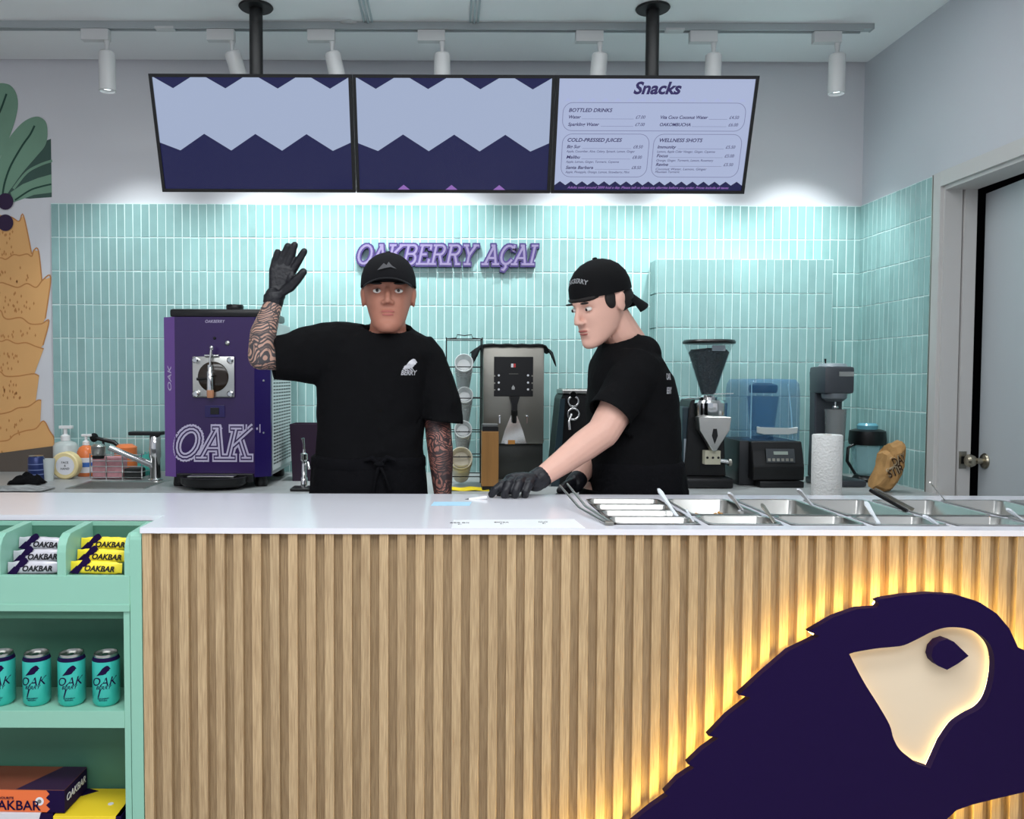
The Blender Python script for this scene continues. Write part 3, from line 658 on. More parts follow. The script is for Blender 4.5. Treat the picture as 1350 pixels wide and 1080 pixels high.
# slim trays left of the pans
yy = [cy0+.002+(cy1-cy0-.004)*k/4 for k in range(5)]
for k in range(4):
    pos = ['nearest the customer side', 'second from the front', 'third from the front', 'nearest the staff side'][k]
    pan(cols[0]+.002, cols[1]-.010, yy[k]+.0015, yy[k+1]-.0015, .06, f'narrow empty steel tray, {pos}', 'narrow trays left of the pans')
# ================================================================ TRACK LIGHTS
rz_ = CH; ryl = 3.63
rail = thing('lighting_rail', 'long pale grey lighting track along the ceiling', 'lighting track', (0, ryl, CH))
M_rail = mat('rail_grey', (176, 182, 184), .4, .3)
rx1 = at(1148, 45, ryl).x
rm = MB().box(LX+.02, rx1, -.018, .018, -.022, -.0005).box(LX+.02, rx1-.04, -.018, -.010, -.030, -.022).box(LX+.02, rx1-.04, .010, .018, -.030, -.022)
rm.build('rail_body', M_rail, rail)
MB().box(rx1, rx1+.006, -.02, .02, -.024, -.0005, bev=.001).build('end_cap', M_rail, rail)
for u in (218, 889): MB().box(at(u, 45, ryl).x-.04, at(u, 45, ryl).x+.04, -.019, .019, -.031, -.0215).build('joint_cover', M_white, rail)
spots = [(108, 146, 141, 0, 0, 'leftmost white track spotlight, hanging straight down beside the first screen'),
 (273, 309, 306, -16, 6, 'white track spotlight just left of the left black ceiling pole'),
 (400, 441, 438, -12, 4, 'white track spotlight above the right end of the first screen'),
 (553, 588, 583, 0, 6, 'white track spotlight above the middle screen'),
 (757, 793, 791, 4, 6, 'white track spotlight just left of the right black ceiling pole'),
 (903, 946, 941, 0, 4, 'white track spotlight above the menu screen, right of the pole'),
 (1072, 1110, 1104, 0, 0, 'rightmost white track spotlight, hanging straight down near the corner')]
def spot_tree(label):
    t = thing('track_spotlight', label, 'spotlight', group='spotlights on the ceiling track')
    MB().box(-.105, .012, -.017, .017, -.048, -.001, bev=.002).build('adapter', M_white, t)
    MB().tube([(0, 0, -.048), (0, 0, -.072), (0, 0, -.098)], [.013, .009, .007], 12).build('stem', M_white, t, smooth=40)
    h = MB().lathe([(.0, 0), (.028, 0), (.034, -.006), (.035, -.165), (.031, -.168), (.029, -.158), (0, -.150)], seg=28).build('lamp_head', M_white, t, smooth=40)
    h.location = (0, 0, -.094)
    MB().lathe([(.0, -.1515), (.026, -.1515), (.027, -.1555), (.0, -.1555)], seg=24).build('lens', mat('lit_lens', (255, 255, 255), .3, emit=(235, 248, 255), es=3), h)
    return t
first = None
for u0, u1, uc, rot, tilt, lab_ in spots:
    if first is None: t = first = spot_tree(lab_)
    else: t = copy_tree(first); t['label'] = lab_
    x = at(uc, 60, ryl).x; t.location = (x, ryl, CH-.030)
    hd_ = [c for c in t.children if c.name.startswith('lamp_head')][0]; hd_.rotation_euler = (math.radians(tilt), math.radians(rot), 0)
    l = bpy.data.lights.new('spot_beam', 'SPOT'); l.energy = SPOT_W; l.color = SPOT_COL; l.spot_size = math.radians(84); l.spot_blend = .9; l.shadow_soft_size = .03
    o = bpy.data.objects.new('spot_beam', l); C.objects.link(o); o.parent = t
    hp = V((0, 0, -.094))+Matrix.Rotation(math.radians(rot), 3, 'Y') @ (Matrix.Rotation(math.radians(tilt), 3, 'X') @ V((0, 0, -.172)))
    o.location = hp; o.rotation_euler = (math.radians(20), math.radians(rot*.5), 0)
# ================================================================ SCREENS
T0, T1 = at(195, 97, 3.28), at(1002, 98.5, 3.28); B0 = at(212, 253, 3.43)
SW = (T1.x-T0.x)/3; tl = math.atan2(3.43-3.28, T0.z-B0.z); SH = math.hypot(.15, T0.z-B0.z)
M_navy = mat('screen_navy', (5, 5, 20), .25, emit=(27, 31, 88), es=.6)
M_sky = mat('screen_pale_blue', (12, 12, 16), .25, emit=(172, 186, 216), es=.84)
M_sky2 = mat('screen_menu_blue', (12, 12, 16), .25, emit=(180, 192, 226), es=.84)
M_stx = mat('screen_text', (10, 10, 30), .25, emit=(44, 36, 84), es=1)
M_stg = mat('screen_grey', (10, 10, 30), .25, emit=(120, 124, 158), es=1)
M_stp = mat('screen_shade', (10, 10, 30), .25, emit=(166, 176, 214), es=1)
M_stm = mat('screen_magenta', (10, 10, 30), .25, emit=(140, 100, 176), es=1)
def screen(k, label):
    t = thing('menu_screen', label, 'screen', (T0.x+SW*(k+.5), 3.28+.15, B0.z-.03), group='screens in the hanging row')
    O = Matrix.Translation((0, -.15, T0.z-B0.z+.03)) @ Matrix.Rotation(tl, 4, 'X')   # local: x right, z down from top edge 0..-SH, y depth
    W = SW-.004
    def P(mb): return mb
    b = .0125
    bz = MB(); g = .0
    for q in ((-W/2, W/2, -b, 0), (-W/2, W/2, -SH, -SH+b), (-W/2, -W/2+b, -SH+b, -b), (W/2-b, W/2, -SH+b, -b)): bz.box(q[0], q[1], -.004, .03, q[2], q[3], M=O)
    bz.build('bezel', M_black, t)
    MB().box(-W/2+.002, W/2-.002, .002, .045, -SH+.002, -.002, M=O).build('back_shell', M_blackm, t)
    iw, ih = W-2*b, SH-2*b
    def uv(u, v): return (-iw/2+u*iw, -b-v*ih)
    lay = [0]
    def poly(name, pts, m, par=t, l=1):
        return MB().prism([uv(*p) for p in pts], .0018-.0005*l, .0022-.0005*l, M=O).build(name, m, par)
    def cl(pts):
        return [(min(1, max(0, u)), min(1, max(0, v))) for u, v in pts]
    if k < 2:
        d = poly('display', [(0, 0), (1, 0), (1, 1), (0, 1)], M_sky, l=0)
        off = .0
        for i in range(4):
            a = .100+.268*i; c = .094
            poly('navy_triangle', cl([(a-c, 0), (a+c, 0), (a, .095)]), M_navy, d, 1)
        z = [(0, 1), (0, .565-.0)]
        z = [(0, 1), (0, .575)]
        for i in range(4): z += [(.103+.267*i, .645), (.236+.267*i, .495)]
        z = [p for p in z if p[0] < 1]+[(1, .57), (1, 1)]
        poly('navy_zigzag', z, M_navy, d, 1)
        if k == 1:
            for c in (.235, .49, .745): poly('pale_triangle', [(c-.032, 1), (c, .955), (c+.032, 1)], M_stm, d, 2)
    else:
        d = poly('display', [(0, 0), (1, 0), (1, 1), (0, 1)], M_sky2, l=0)
        def tx(s, u, v, size, m, al='CENTER', sh=.25, bold=.012, width=None):
            x, z = uv(u, v); return text(s, size*ih*1.35, m, d, shear=sh, bold=bold, align=al, depth=.0002, width=width, M=O @ Matrix.Translation((x, .0002, z)))
        tx('Snacks', .5, .085, .108, M_stx, bold=.035, width=.245*iw)
        z = [(0, 1), (0, .955)]; n = 17
        for i in range(n): z += [((i+.5)/n, .917), ((i+1)/n, .953)]
        poly('navy_zigzag', z+[(1, 1)], M_navy, d, 1)
        tx('Adults need around 2000 kcal a day. Please tell us about any allergies before you order. Prices include all taxes', .5, .975, .022, M_stm, bold=.02, width=.86*iw)
        z = []
        for i in range(15): c = .05+i*.064; poly('shade_triangle', [(c-.02, .195), (c, .165), (c+.02, .195)], M_stp, d, 1)
        def rrect(u0, u1, v0, v1, r=.05):
            asp = iw/ih; o = []
            for cu_, cv, a0 in ((u1-r, v0+r*asp, -90), (u1-r, v1-r*asp, 0), (u0+r, v1-r*asp, 90), (u0+r, v0+r*asp, 180)):
                for j in range(7):
                    a = math.radians(a0+15*j); o.append((cu_+r*math.cos(a), cv+r*asp*math.sin(a)))
            return o
        for u0, u1, v0, v1 in ((.025, .972, .205, .458), (.03, .487, .482, .878), (.508, .972, .482, .878)):
            A_ = [uv(*p) for p in rrect(u0, u1, v0, v1)]; B_ = [uv(*p) for p in rrect(u0+.003, u1-.003, v0+.005, v1-.005, .047)]
            o = curve_prism('menu_outline', [A_, B_], .0002, M_stg, d, M=O @ Matrix.Translation((0, .0008, 0)))
        tx('BOTTLED DRINKS', .055, .275, .034, M_stx, 'LEFT', bold=.02, width=.225*iw)
        tx('COLD-PRESSED JUICES', .055, .54, .034, M_stx, 'LEFT', bold=.02, width=.285*iw)
        tx('WELLNESS SHOTS', .535, .54, .034, M_stx, 'LEFT', bold=.02, width=.225*iw)
        def item(s, u0, v, w_, u1, price, sub=None, sw=0):
            tx(s, u0, v, .030, M_stx, 'LEFT', bold=.018, width=w_*iw)
            tx(price, u1-.052, v, .030, M_stx, 'LEFT', bold=0, width=.05*iw)
            poly('leader_line', [(u0+w_+.01, v+.014), (u1-.06, v+.014), (u1-.06, v+.017), (u0+w_+.01, v+.017)], M_stg, d, 1)
            for i, (q, qw) in enumerate(sub or []): tx(q, u0, v+.042+.026*i, .022, M_stx, 'LEFT', bold=0, width=qw*iw)
        item('Water', .055, .335, .062, .455, '£7.00'); item('Sparkling Water', .055, .4, .162, .455, '£7.00')
        item('Vita Coco Coconut Water', .53, .335, .245, .94, '£4.50'); item('OAKOMBUCHA', .53, .4, .16, .94, '£6.00')
        item('Big Sur', .055, .6, .072, .455, '£8.50', [('Apple, Cucumber, Aloe, Celery, Spinach, Lemon, Ginger', .36)])
        item('Malibu', .055, .695, .072, .455, '£8.00', [('Apple, Lemon, Ginger, Turmeric, Cayenne', .28)])
        item('Santa Barbara', .055, .79, .145, .455, '£8.50', [('Apple, Pineapple, Orange, Lemon, Strawberry, Mint', .34)])
        item('Immunity', .53, .6, .098, .94, '£5.50', [('Lemon, Apple Cider Vinegar, Ginger, Cayenne', .305)])
        item('Focus', .53, .68, .06, .94, '£5.00', [('Orange, Ginger, Turmeric, Lemon, Rosemary', .30)])
        item('Revive', .53, .76, .065, .94, '£5.50', [('Coconut Water, Lemon, Ginger', .27), ('Mountain Turmeric', .13)])
    return t
screen(0, 'left hanging screen showing a pale blue and navy zigzag pattern')
screen(1, 'middle hanging screen with navy zigzag and small pale triangles at its bottom')
screen(2, 'right hanging screen showing the Snacks menu with drinks and prices')
for u, nm, sd in ((337.5, 'left', 'left'), (860.5, 'right', 'right')):
    p = at(u, 20, 3.47); t = thing('screen_pole', f'{nm} black ceiling pole with round plate holding the screens', 'pole', (p.x, 3.47, CH), group='poles holding the screens')
    MB().lathe([(0, -.0005), (.068, -.0005), (.070, -.004), (.066, -.009), (.030, -.012), (0, -.012)], seg=36).build('ceiling_plate', M_blackm, t, smooth=40)
    MB().lathe([(.027, -.010), (.027, -.60)], seg=24).build('tube', M_blackm, t, smooth=40)
    MB().box(-.16, .16, -.012, .015, -.62, -.50, bev=.003).build('bracket', M_blackm, t)
# ================================================================ WALL SIGN
s0_, s1_ = at(470, 349, BW-.03), at(713, 324, BW-.03); hh = at(600, 323, BW-.03).z-at(600, 349, BW-.03).z
sg = thing('wall_sign', 'purple slab letter sign with the shop name fixed on the mint tiles', 'sign', (s0_.x, BW-.03, s0_.z))
M_sg = mat('sign_purple', (70, 56, 112), .4); M_sg2 = mat('sign_lilac', (136, 124, 158), .4)
WD = 'OAKBERRY AÇAI'.replace('Ç', 'Q')
_, tw = slab_word(WD, hh, .26, 0, 1); xs = (s1_.x-s0_.x-.03)/tw
l1, _ = slab_word(WD, hh, .27, -.012, .020, xs=xs)
l2, _ = slab_word(WD, hh, .11, -.0135, -.0121, xs=xs)
for a, b_ in zip(l1, l2):
    if a is None: continue
    o = a.build('letter', M_sg, sg); b_.build('letter_face', M_sg2, o)
# ================================================================ PURPLE FROZEN MACHINE
MY = 3.50
pl_, pr_ = at(218, 632, MY+.03), at(357, 632, MY+.03)
mw = (pr_.x-pl_.x); mh = at(290, 418, MY).z-CT; cxm = (pl_.x+pr_.x)/2
fm = thing('frozen_dessert_machine', 'big purple soft serve machine with OAK lettering on the back counter', 'machine', (cxm, MY, CT))
hw = mw/2; ch = at(232, 632, MY).x-pl_.x; cr = pr_.x-at(336, 632, MY).x; fz = .045
X = [-hw, -hw+ch, hw-cr, hw]
MB().box(-hw+.004, hw-.004, .035, .50, fz, mh-.01, bev=.004).build('cabinet', mat('machine_grey', (196, 200, 200), .4, .4), fm)
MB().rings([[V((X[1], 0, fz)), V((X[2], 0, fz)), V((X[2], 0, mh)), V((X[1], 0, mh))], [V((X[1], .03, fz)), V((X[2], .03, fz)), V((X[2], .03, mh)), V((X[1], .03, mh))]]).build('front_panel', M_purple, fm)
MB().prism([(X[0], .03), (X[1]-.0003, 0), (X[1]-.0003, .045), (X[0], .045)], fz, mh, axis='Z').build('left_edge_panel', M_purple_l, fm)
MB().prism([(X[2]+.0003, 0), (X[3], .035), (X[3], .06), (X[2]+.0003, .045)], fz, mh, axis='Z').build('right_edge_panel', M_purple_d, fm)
lv = MB(); zz_ = .10
sd = MB().box(hw-.004, hw+.002, .065, .49, fz+.02, mh-.14)
sd.build('side_louver_panel', mat('louver_white', (205, 212, 212), .4), fm)
for r in range(30):
    z = .09+r*.0145
    if z > mh-.17: break
    for c in range(7): lv.box(hw+.002, hw+.0026, .085+c*.056, .085+c*.056+.042, z, z+.006)
meta(lv.build('louver_slots', M_black, fm), kind='stuff')
MB().box(-hw+.03, hw-.02, .01, .46, mh, mh+.035, bev=.012).build('hopper_lid', M_black, fm, smooth=40)
MB().lathe([(0, 0), (.035, 0), (.037, .012), (.034, .02), (0, .02)], (.07, .055, mh+.035), 24).build('lid_knob', M_black, fm, smooth=40)
for sx in (-1, 1):
    for y in (.07, .44): MB().lathe([(.026, 0), (.028, .01), (.024, fz)], (sx*(hw-.05), y, 0), 16).build('foot', M_black, fm, smooth=40)
def mloc(u, v): p = at(u, v, MY); return p.x-cxm, p.z-CT
a = mloc(255, 524); b_ = mloc(310, 470)
pc = ((a[0]+b_[0])/2, (a[1]+b_[1])/2); ph_ = (b_[1]-a[1])/2; pw_ = (b_[0]-a[0])/2
mb = MB().box(pc[0]-pw_, pc[0]+pw_, -.014, -.0005, pc[1]-ph_, pc[1]+ph_, bev=.006); fp = mb.build('spigot_plate', M_steel, fm, smooth=40)
RM = lambda x, y, z: Matrix.Translation((x, y, z)) @ Matrix.Rotation(PI/2, 4, 'X')
MB().lathe([(0, 0), (.062, 0), (.064, .003), (.060, .006), (0, .004)], seg=40, M=RM(pc[0], -.0142, pc[1])).build('round_window', mat('brown_glass', (44, 34, 26), .12), fp, smooth=40)
for sx in (-1, 1):
    for sz in (-1, 1): MB().lathe([(0, 0), (.013, 0), (.013, .012), (.009, .016), (.0, .016)], seg=16, M=RM(pc[0]+sx*(pw_-.016), -.014, pc[1]+sz*(ph_-.016))).build('knurled_nut', M_chrome, fp, smooth=40)
x_, z_ = mloc(280, 500)
MB().lathe([(.0, -.06), (.012, -.06), (.014, -.045), (.014, .03), (.011, .035), (.011, .06), (0, .06)], (x_, -.032, z_), 20).build('spigot_body', M_chrome, fm, smooth=40)
MB().lathe([(.0, -.078), (.012, -.078), (.0145, -.074), (.0145, -.045), (0, -.045)], (x_, -.032, z_), 20).build('nozzle', mat('peach_plastic', (206, 146, 110), .4), fm, smooth=40)
MB().tube([(x_, -.032, z_+.055), (x_+.002, -.036, z_+.09), (x_+.008, -.04, z_+.125)], [.005, .005, .006], 10).ell((x_+.009, -.041, z_+.13), (.009, .009, .010), 10).build('draw_lever', M_chrome, fm, smooth=60)
MB().tube([(x_-.026, -.02, z_+.098), (x_+.034, -.02, z_+.098)], .006, 10).build('cross_pin', M_chrome, fm, smooth=40)
MB().tube([(x_-.055, -.034, z_-.0), (x_-.012, -.036, z_+.002), (x_+.02, -.04, z_+.016)], [.006, .004, .004], 8).build('adjuster_rod', M_black, fm, smooth=40)
for (u, v, r) in ((283, 446, .006), (300, 452.5, .0095), (346, 502, .005), (346, 571, .0045)):
    x, z = mloc(u, v); MB().lathe([(0, 0), (r, 0), (r, .003), (r*.6, .006), (0, .006)], seg=16, M=RM(x, .0 if u < 330 else .022, z)).build('round_button', M_steel if u != 283 else M_black, fm, smooth=40)
x, z = mloc(283.5, 542); MB().box(x-.042, x+.042, -.004, -.0003, z-.026, z+.024, bev=.001).build('switch_plate', M_purple_d, fm)
MB().box(x-.018, x+.018, -.006, -.004, z-.014, z+.014, bev=.001).build('rocker_switch', M_black, fm)
a = mloc(240, 637); b_ = mloc(330, 620)
MB().lathe([(0, 0), (.12, 0), (.135, .012), (.137, .038), (.128, .040), (.126, .03), (0, .03)], (0, -.035, .012), 40, sy=.62).build('drip_tray', M_black, fm, smooth=40)
MB().box(-.095, .095, -.085, -.0, .053, .058, bev=.001).build('drip_grid', M_steel, fm)
MB().box(-.16, .16, -.022, -.0003, .025, .062, bev=.004).build('tray_bracket', M_black, fm)
a = mloc(229, 604.5); b_ = mloc(346, 564); h_ = b_[1]-a[1]
_, tw = slab_word('OAK', h_, .3, 0, 1); xs = (b_[0]-a[0]-.34*h_)/tw
lets = []
for wd, y0, y1, m_ in ((.27, -.0012, -.0002, M_lilac), (.15, -.0018, -.0011, M_purple), (.06, -.0024, -.0017, M_lilac)):
    ls, _ = slab_word('OAK', h_, wd, y0, y1, shear=.24, org=(a[0]-.003, a[1]), xs=xs)
    if not lets: lets = [l.build('letter', m_, fm) for l in ls]
    else:
        for o, l in zip(lets, ls): l.build('letter_inline', m_, o)
for o in list(lets):
    for q in [o]+list(o.children):
        for v in q.data.vertices:
            if v.co.x > X[2]: v.co.y += (v.co.x-X[2])*.035/(X[3]-X[2])
            if v.co.x < X[1]: v.co.y += (X[1]-v.co.x)*.03/(X[1]-X[0])
x, z = mloc(283, 424); text('OAKBERRY', .018, M_lilac, fm, shear=.2, M=Matrix.Translation((x, -.0006, z)), width=.082)
Mx = Matrix.Translation((-hw+ch*.5, .0142, mloc(225, 500)[1])) @ Matrix.Rotation(math.atan2(-.03, ch), 4, 'Z') @ Matrix.Rotation(-PI/2, 4, 'Y')
text('OAK', .030, M_lilac, fm, shear=.2, M=Mx, width=.105)
# ================================================================ generic small builders
def rod(t, name, pts, r, m, seg=8): return MB().tube(pts, r, seg).build(name, m, t, smooth=50)
def base(u, v, Y): p = at(u, v, Y); return V((p.x, Y, CT))
def zh(v, Y, u=600): return at(u, v, Y).z-CT
# dark purple bin and chrome rinser behind the left worker
p0, p1 = at(382, 600, 3.72), at(424, 600, 3.72); hb = zh(560, 3.72)
t = thing('purple_bin', 'dark aubergine open bin behind the left worker on the back counter', 'bin', ((p0.x+p1.x)/2, 3.79, CT)); hx = (p1.x-p0.x)/2
mb = MB(); rs = [[V((sx*k*hx, sy*k*.07, z)) for sx, sy in ((-1, -1), (1, -1), (1, 1), (-1, 1))] for k, z in ((.86, 0), (1, hb), (.94, hb), (.82, .01))]
mb.rings(rs).build('body', mat('aubergine', (44, 22, 46), .4), t)
MB().box(-hx-.006, hx+.006, -.076, .076, hb-.012, hb+.0, bev=.002).build('rim', mat('aubergine', (44, 22, 46), .4), t) if False else None
t = thing('water_tap', 'slim chrome counter tap on a black base beside the purple bin', 'tap', base(401, 638, 3.44))
MB().box(-.05, .045, -.05, .05, 0, .012, bev=.003).build('base_plate', M_black, t)
MB().lathe([(.014, .012), (.014, .05), (.010, .055), (.010, .12), (.015, .125), (.015, .15), (.006, .155), (.005, .17), (0, .17)], seg=18).build('column', M_chrome, t, smooth=40)
rod(t, 'lever', [(0, 0, .16), (0, -.005, .19), (-.004, -.008, .215)], [.004, .004, .007], M_chrome)
rod(t, 'spout', [(0, 0, .10), (.02, -.02, .115), (.026, -.03, .09)], .005, M_chrome)
# ---- cup rack with plastic cups
RY = 3.62
a, b_ = at(588, 640, RY), at(634, 640, RY); rw = (b_.x-a.x)/2; top = zh(446, RY)
t = thing('cup_rack', 'tall black wire rack on the back counter holding stacked cups', 'rack', ((a.x+b_.x)/2, RY, CT))
for sx in (-1, 1):
    for sy in (-1, 1): rod(t, 'post', [(sx*rw, sy*.07, 0), (sx*rw, sy*.07, top)], .0028, M_blackm, 6)
lv_ = [zh(v, RY) for v in (484, 524.5, 568, 600.5, 626)]
for z in lv_+[top-.006]:
    rod(t, 'wire_ring', [(-rw, -.07, z), (rw, -.07, z), (rw, .07, z), (-rw, .07, z), (-rw, -.07, z)], .0024, M_blackm, 6)
for z in lv_[:4]:
    for x in (-.02, .02): rod(t, 'cup_cradle', [(x, -.07, z), (x, .07, z)], .002, M_blackm, 6)
rod(t, 'top_crown', [(-rw, -.07, top-.006), (-rw*.45, -.07, top-.002), (-rw*.4, -.07, top+.012), (0, -.07, top+.008), (rw*.4, -.07, top+.012), (rw*.45, -.07, top-.002), (rw, -.07, top-.006)], .0024, M_blackm, 6)
def cup(n, r, u, v, label, m, L_=.10, y=-.075, nest=4):
    q = thing('stacked_cups' if nest > 1 else 'cup', label, 'cup', (t.location.x+at(u, v, RY-.07).x-t.location.x, RY+y, at(u, v, RY-.07).z-r), group='cups in the wire rack')
    for k in range(nest):
        M = Matrix.Translation((0, .012*k, r-.0015*k)) @ Matrix.Rotation(math.radians(96), 4, 'X') @ Matrix.Rotation(PI, 4, 'Y')
        M = Matrix.Translation((0, .013*k, r)) @ Matrix.Rotation(math.radians(-72), 4, 'X')
        o = MB().lathe([(r*1.0, 0), (r*1.05, .002), (r*.98, .004), (r*.7, -L_), (0, -L_), (0, -L_+.002), (r*.68, -L_+.002), (r*.94, 0)], seg=28, cap=False, M=M @ Matrix.Rotation(PI, 4, 'X') @ Matrix.Diagonal((1, 1, -1, 1)))
        o.build('cup', m, q, smooth=50)
    return q
def tilted_cup(r, L_, u, v, Y, label, m, n, ang=62):
    p = at(u, v, Y); q = thing('cup_stack', label, 'cups', (p.x, Y, p.z-r), group='cups in the wire rack')
    for k in range(n):
        # mouth faces the camera and slightly up; body runs back and down
        ax = V((0, math.sin(math.radians(ang)), -math.cos(math.radians(ang)))).normalized(); x = V((1, 0, 0)); y = ax.cross(x)
        c = V((0, 0, r))+ax*(.014*k)
        prof = [(r*1.04, 0), (r*1.05, .003), (r, .005), (r*.72, L_), (.0001, L_), (.0001, L_-.003), (r*.69, L_-.003), (r*.95, .001)]
        rs = [[c+ax*d+(x*math.cos(2*PI*j/28)+y*math.sin(2*PI*j/28))*rr for j in range(28)] for rr, d in prof]
        MB().rings(rs, cap=False).build('cup', m, q, smooth=50)
    ax = V((0, .97, -.25)).normalized(); x = V((1, 0, 0)); y = ax.cross(x); c = V((0, -.02, r*1.05)); r2 = r*1.02
    prof = [(r2*.9, .004), (r2*.98, -.001), (r2*1.04, .002), (r2, .006), (r2*.74, .045), (.0001, .045), (.0001, .042), (r2*.7, .042), (r2*.92, .004)]
    MB().rings([[c+ax*d+(x*math.cos(2*PI*j/28)+y*math.sin(2*PI*j/28))*rr for j in range(28)] for rr, d in prof], cap=False).build('front_cup', M_cupf if m is M_cup else m, q, smooth=50)
    return q
M_cupf = mat('cup_frosted', (236, 240, 240), .15, alpha=.75)
M_cup = mat('cup_plastic', (236, 240, 240), .12, alpha=.34)
for u, v, r, l in ((611.5, 479, .038, 'topmost clear cup stack in the wire rack'), (612.5, 521, .034, 'second clear cup stack from the top of the rack'), (610.5, 566, .036, 'third clear cup stack from the top of the rack')):
    tilted_cup(r, .13, u, v, RY-.05, l, M_cup, 4, 48)
tilted_cup(.046, .09, 608, 604, RY-.06, 'wide cream bowl cups lowest in the wire rack', mat('cream_card', (222, 216, 198), .5), 3, 40)
t = thing('yellow_cloth', 'yellow cloth lying flat in front of the cup rack', 'cloth', (at(616, 642, 3.46).x, 3.47, CT))
g = MB(); rs = []
for j in range(9):
    rs.append([V((-.09+.02*i, -.05+.0125*j, .004+.003*math.sin(i*1.3+j*.9))) for i in range(10)])
g.rings(rs, cap=False, closed=False).build('cloth', mat('yellow_fabric', (222, 196, 30), .9), t, smooth=60)
m_ = t.children[0].modifiers.new('s', 'SOLIDIFY'); m_.thickness = .003; m_.offset = 1
# ---- water boiler
WYb = 3.62
a, b_ = at(636, 620, WYb), at(716.5, 620, WYb); bw = (b_.x-a.x)/2; bh = zh(455, WYb); cxb = (a.x+b_.x)/2
t = thing('water_boiler', 'stainless hot water boiler with black control panel on the back counter', 'boiler', (cxb, WYb, CT))
bl_ = lambda u, v: (at(u, v, WYb).x-cxb, at(u, v, WYb).z-CT)
MB().box(-bw, bw, 0, .36, bl_(0, 583)[1], bh, bev=.008).build('steel_housing', M_steel_d, t, smooth=40)
MB().box(-bw, bw, .03, .36, .02, bl_(0, 583)[1]-.0005, bev=.003).build('lower_housing', mat('boiler_dark_grey', (70, 72, 70), .35, .6), t, smooth=40)  # lower housing in a darker grey than the steel above
MB().box(-bw, bw, -.10, .08, 0, .022, bev=.004).build('drip_tray', M_black, t)
for k in range(9): MB().box(-bw+.012, bw-.012, -.092+k*.012, -.086+k*.012, .0225, .0245).build('grid_bar', M_steel_d, t)
x0_, z0_ = bl_(651, 522.5); x1_, z1_ = bl_(703, 470.5)
cp = MB().box(x0_, x1_, -.005, -.0003, z0_, z1_, bev=.002).build('control_panel', M_black, t)
for v in (495, 504.5, 513.5):
    for s_, off in ((-1, 657.5), (1, 696)):
        x, z = bl_(off, v); MB().lathe([(0, 0), (.0048, 0), (.0048, .001), (0, .001)], seg=14, M=RM(x, -.005, z)).build('touch_key', M_txt_w, cp)
        x, z = bl_(off-s_*-5.5, v+.7); MB().box(x-.003, x+.003, -.0056, -.005, z-.003, z+.003).build('key_symbol', M_steel_d, cp)
x, z = bl_(677, 482); MB().box(x-.011, x-.001, -.0058, -.005, z-.008, z+.008).build('brand_mark', M_txt_w, cp); MB().box(x, x+.009, -.0058, -.005, z-.008, z+.008).build('red_mark', mat('red_print', (196, 60, 60), .5), cp)
x, z = bl_(677, 493); MB().box(x-.02, x+.02, -.0056, -.005, z-.0007, z+.0007).build('level_line', M_steel_d, cp)
x, z = bl_(676.5, 511); MB().prism([(x-.006, z-.009), (x+.006, z-.009), (x+.007, z), (x, z+.011), (x-.007, z)], -.0056, -.005).build('drop_symbol', M_steel, cp)
x, z = bl_(677.5, 545)
MB().prism([(x-.030, z1_-.165), (x+.022, z1_-.165), (x+.012, z1_-.20), (x+.010, z1_-.235), (x-.010, z1_-.235), (x-.012, z1_-.20)], -.03, 0).build('tap_neck', M_black, t) if False else MB().prism([(x-.022, z0_+.0), (x+.022, z0_), (x+.012, z0_-.035), (x+.011, z0_-.06), (x-.011, z0_-.06), (x-.012, z0_-.035)], -.04, 0).build('tap_neck', M_black, t)
MB().lathe([(.008, z0_-.115), (.010, z0_-.105), (.010, z0_-.085), (.014, z0_-.08), (.014, z0_-.06), (0, z0_-.06)], (x, -.03, 0), 18).build('spout', M_black, t, smooth=40)
for u in (658.5, 694.5):
    x2, z2 = bl_(u, 549); MB().lathe([(0, 0), (.006, 0), (.006, .012), (.003, .014), (0, .014)], seg=14, M=RM(x2, 0, z2)).build('fixing_screw', M_chrome, t, smooth=40)
    MB().box(x2-.003, x2+.003, -.014, -.012, z2-.03, z2).build('screw_tab', M_chrome, t)
MB().prism([(x-.055, bl_(0, 583)[1]+.002), (x+.055, bl_(0, 583)[1]+.002), (x+.04, bl_(0, 566)[1]), (x+.012, bl_(0, 545)[1]), (x-.012, bl_(0, 545)[1]), (x-.04, bl_(0, 566)[1])], -.0012, -.0004).build('bright_steel_splash', mat('polished_steel', (235, 235, 232), .12, .8), t)
x, z = bl_(671, 583); MB().box(x-.018, x-.006, -.002, -.0013, z-.008, z+.008).build('white_label', M_txt_w, t); MB().box(x-.004, x+.026, -.002, -.0013, z-.009, z+.009).build('orange_label', mat('orange_print', (190, 130, 60), .5), t)
# black cloth draped over the boiler
q = thing('draped_cloth', 'black cloth draped over the top of the water boiler', 'cloth', (cxb, WYb+.15, CT+bh))
g = MB(); NX, NY = 26, 12; rs = []
for j in range(NY+1):
    row = []
    for i in range(NX+1):
        s_ = -1+2*i/NX; yv = -.17+.36*j/NY; X_ = s_*(bw+.10); ex = max(0, abs(X_)-bw-.004)
        ez = .0035; xx = max(-bw-.004, min(bw+.004, X_)); fr_ = max(0, (4-j)/4)
        if ex > 0: xx += math.copysign(ex*.45, X_); ez -= ex*(.92)*(.35+.65*fr_)
        if j == 0: ez -= .008
        row.append(V((xx, yv, ez+.0015*math.sin(i*1.7+j))))
    rs.append(row)
g.rings(rs, cap=False, closed=False); o = g.build('cloth', M_cloth, q, smooth=80); m_ = o.modifiers.new('s', 'SOLIDIFY'); m_.thickness = .003; m_.offset = 1
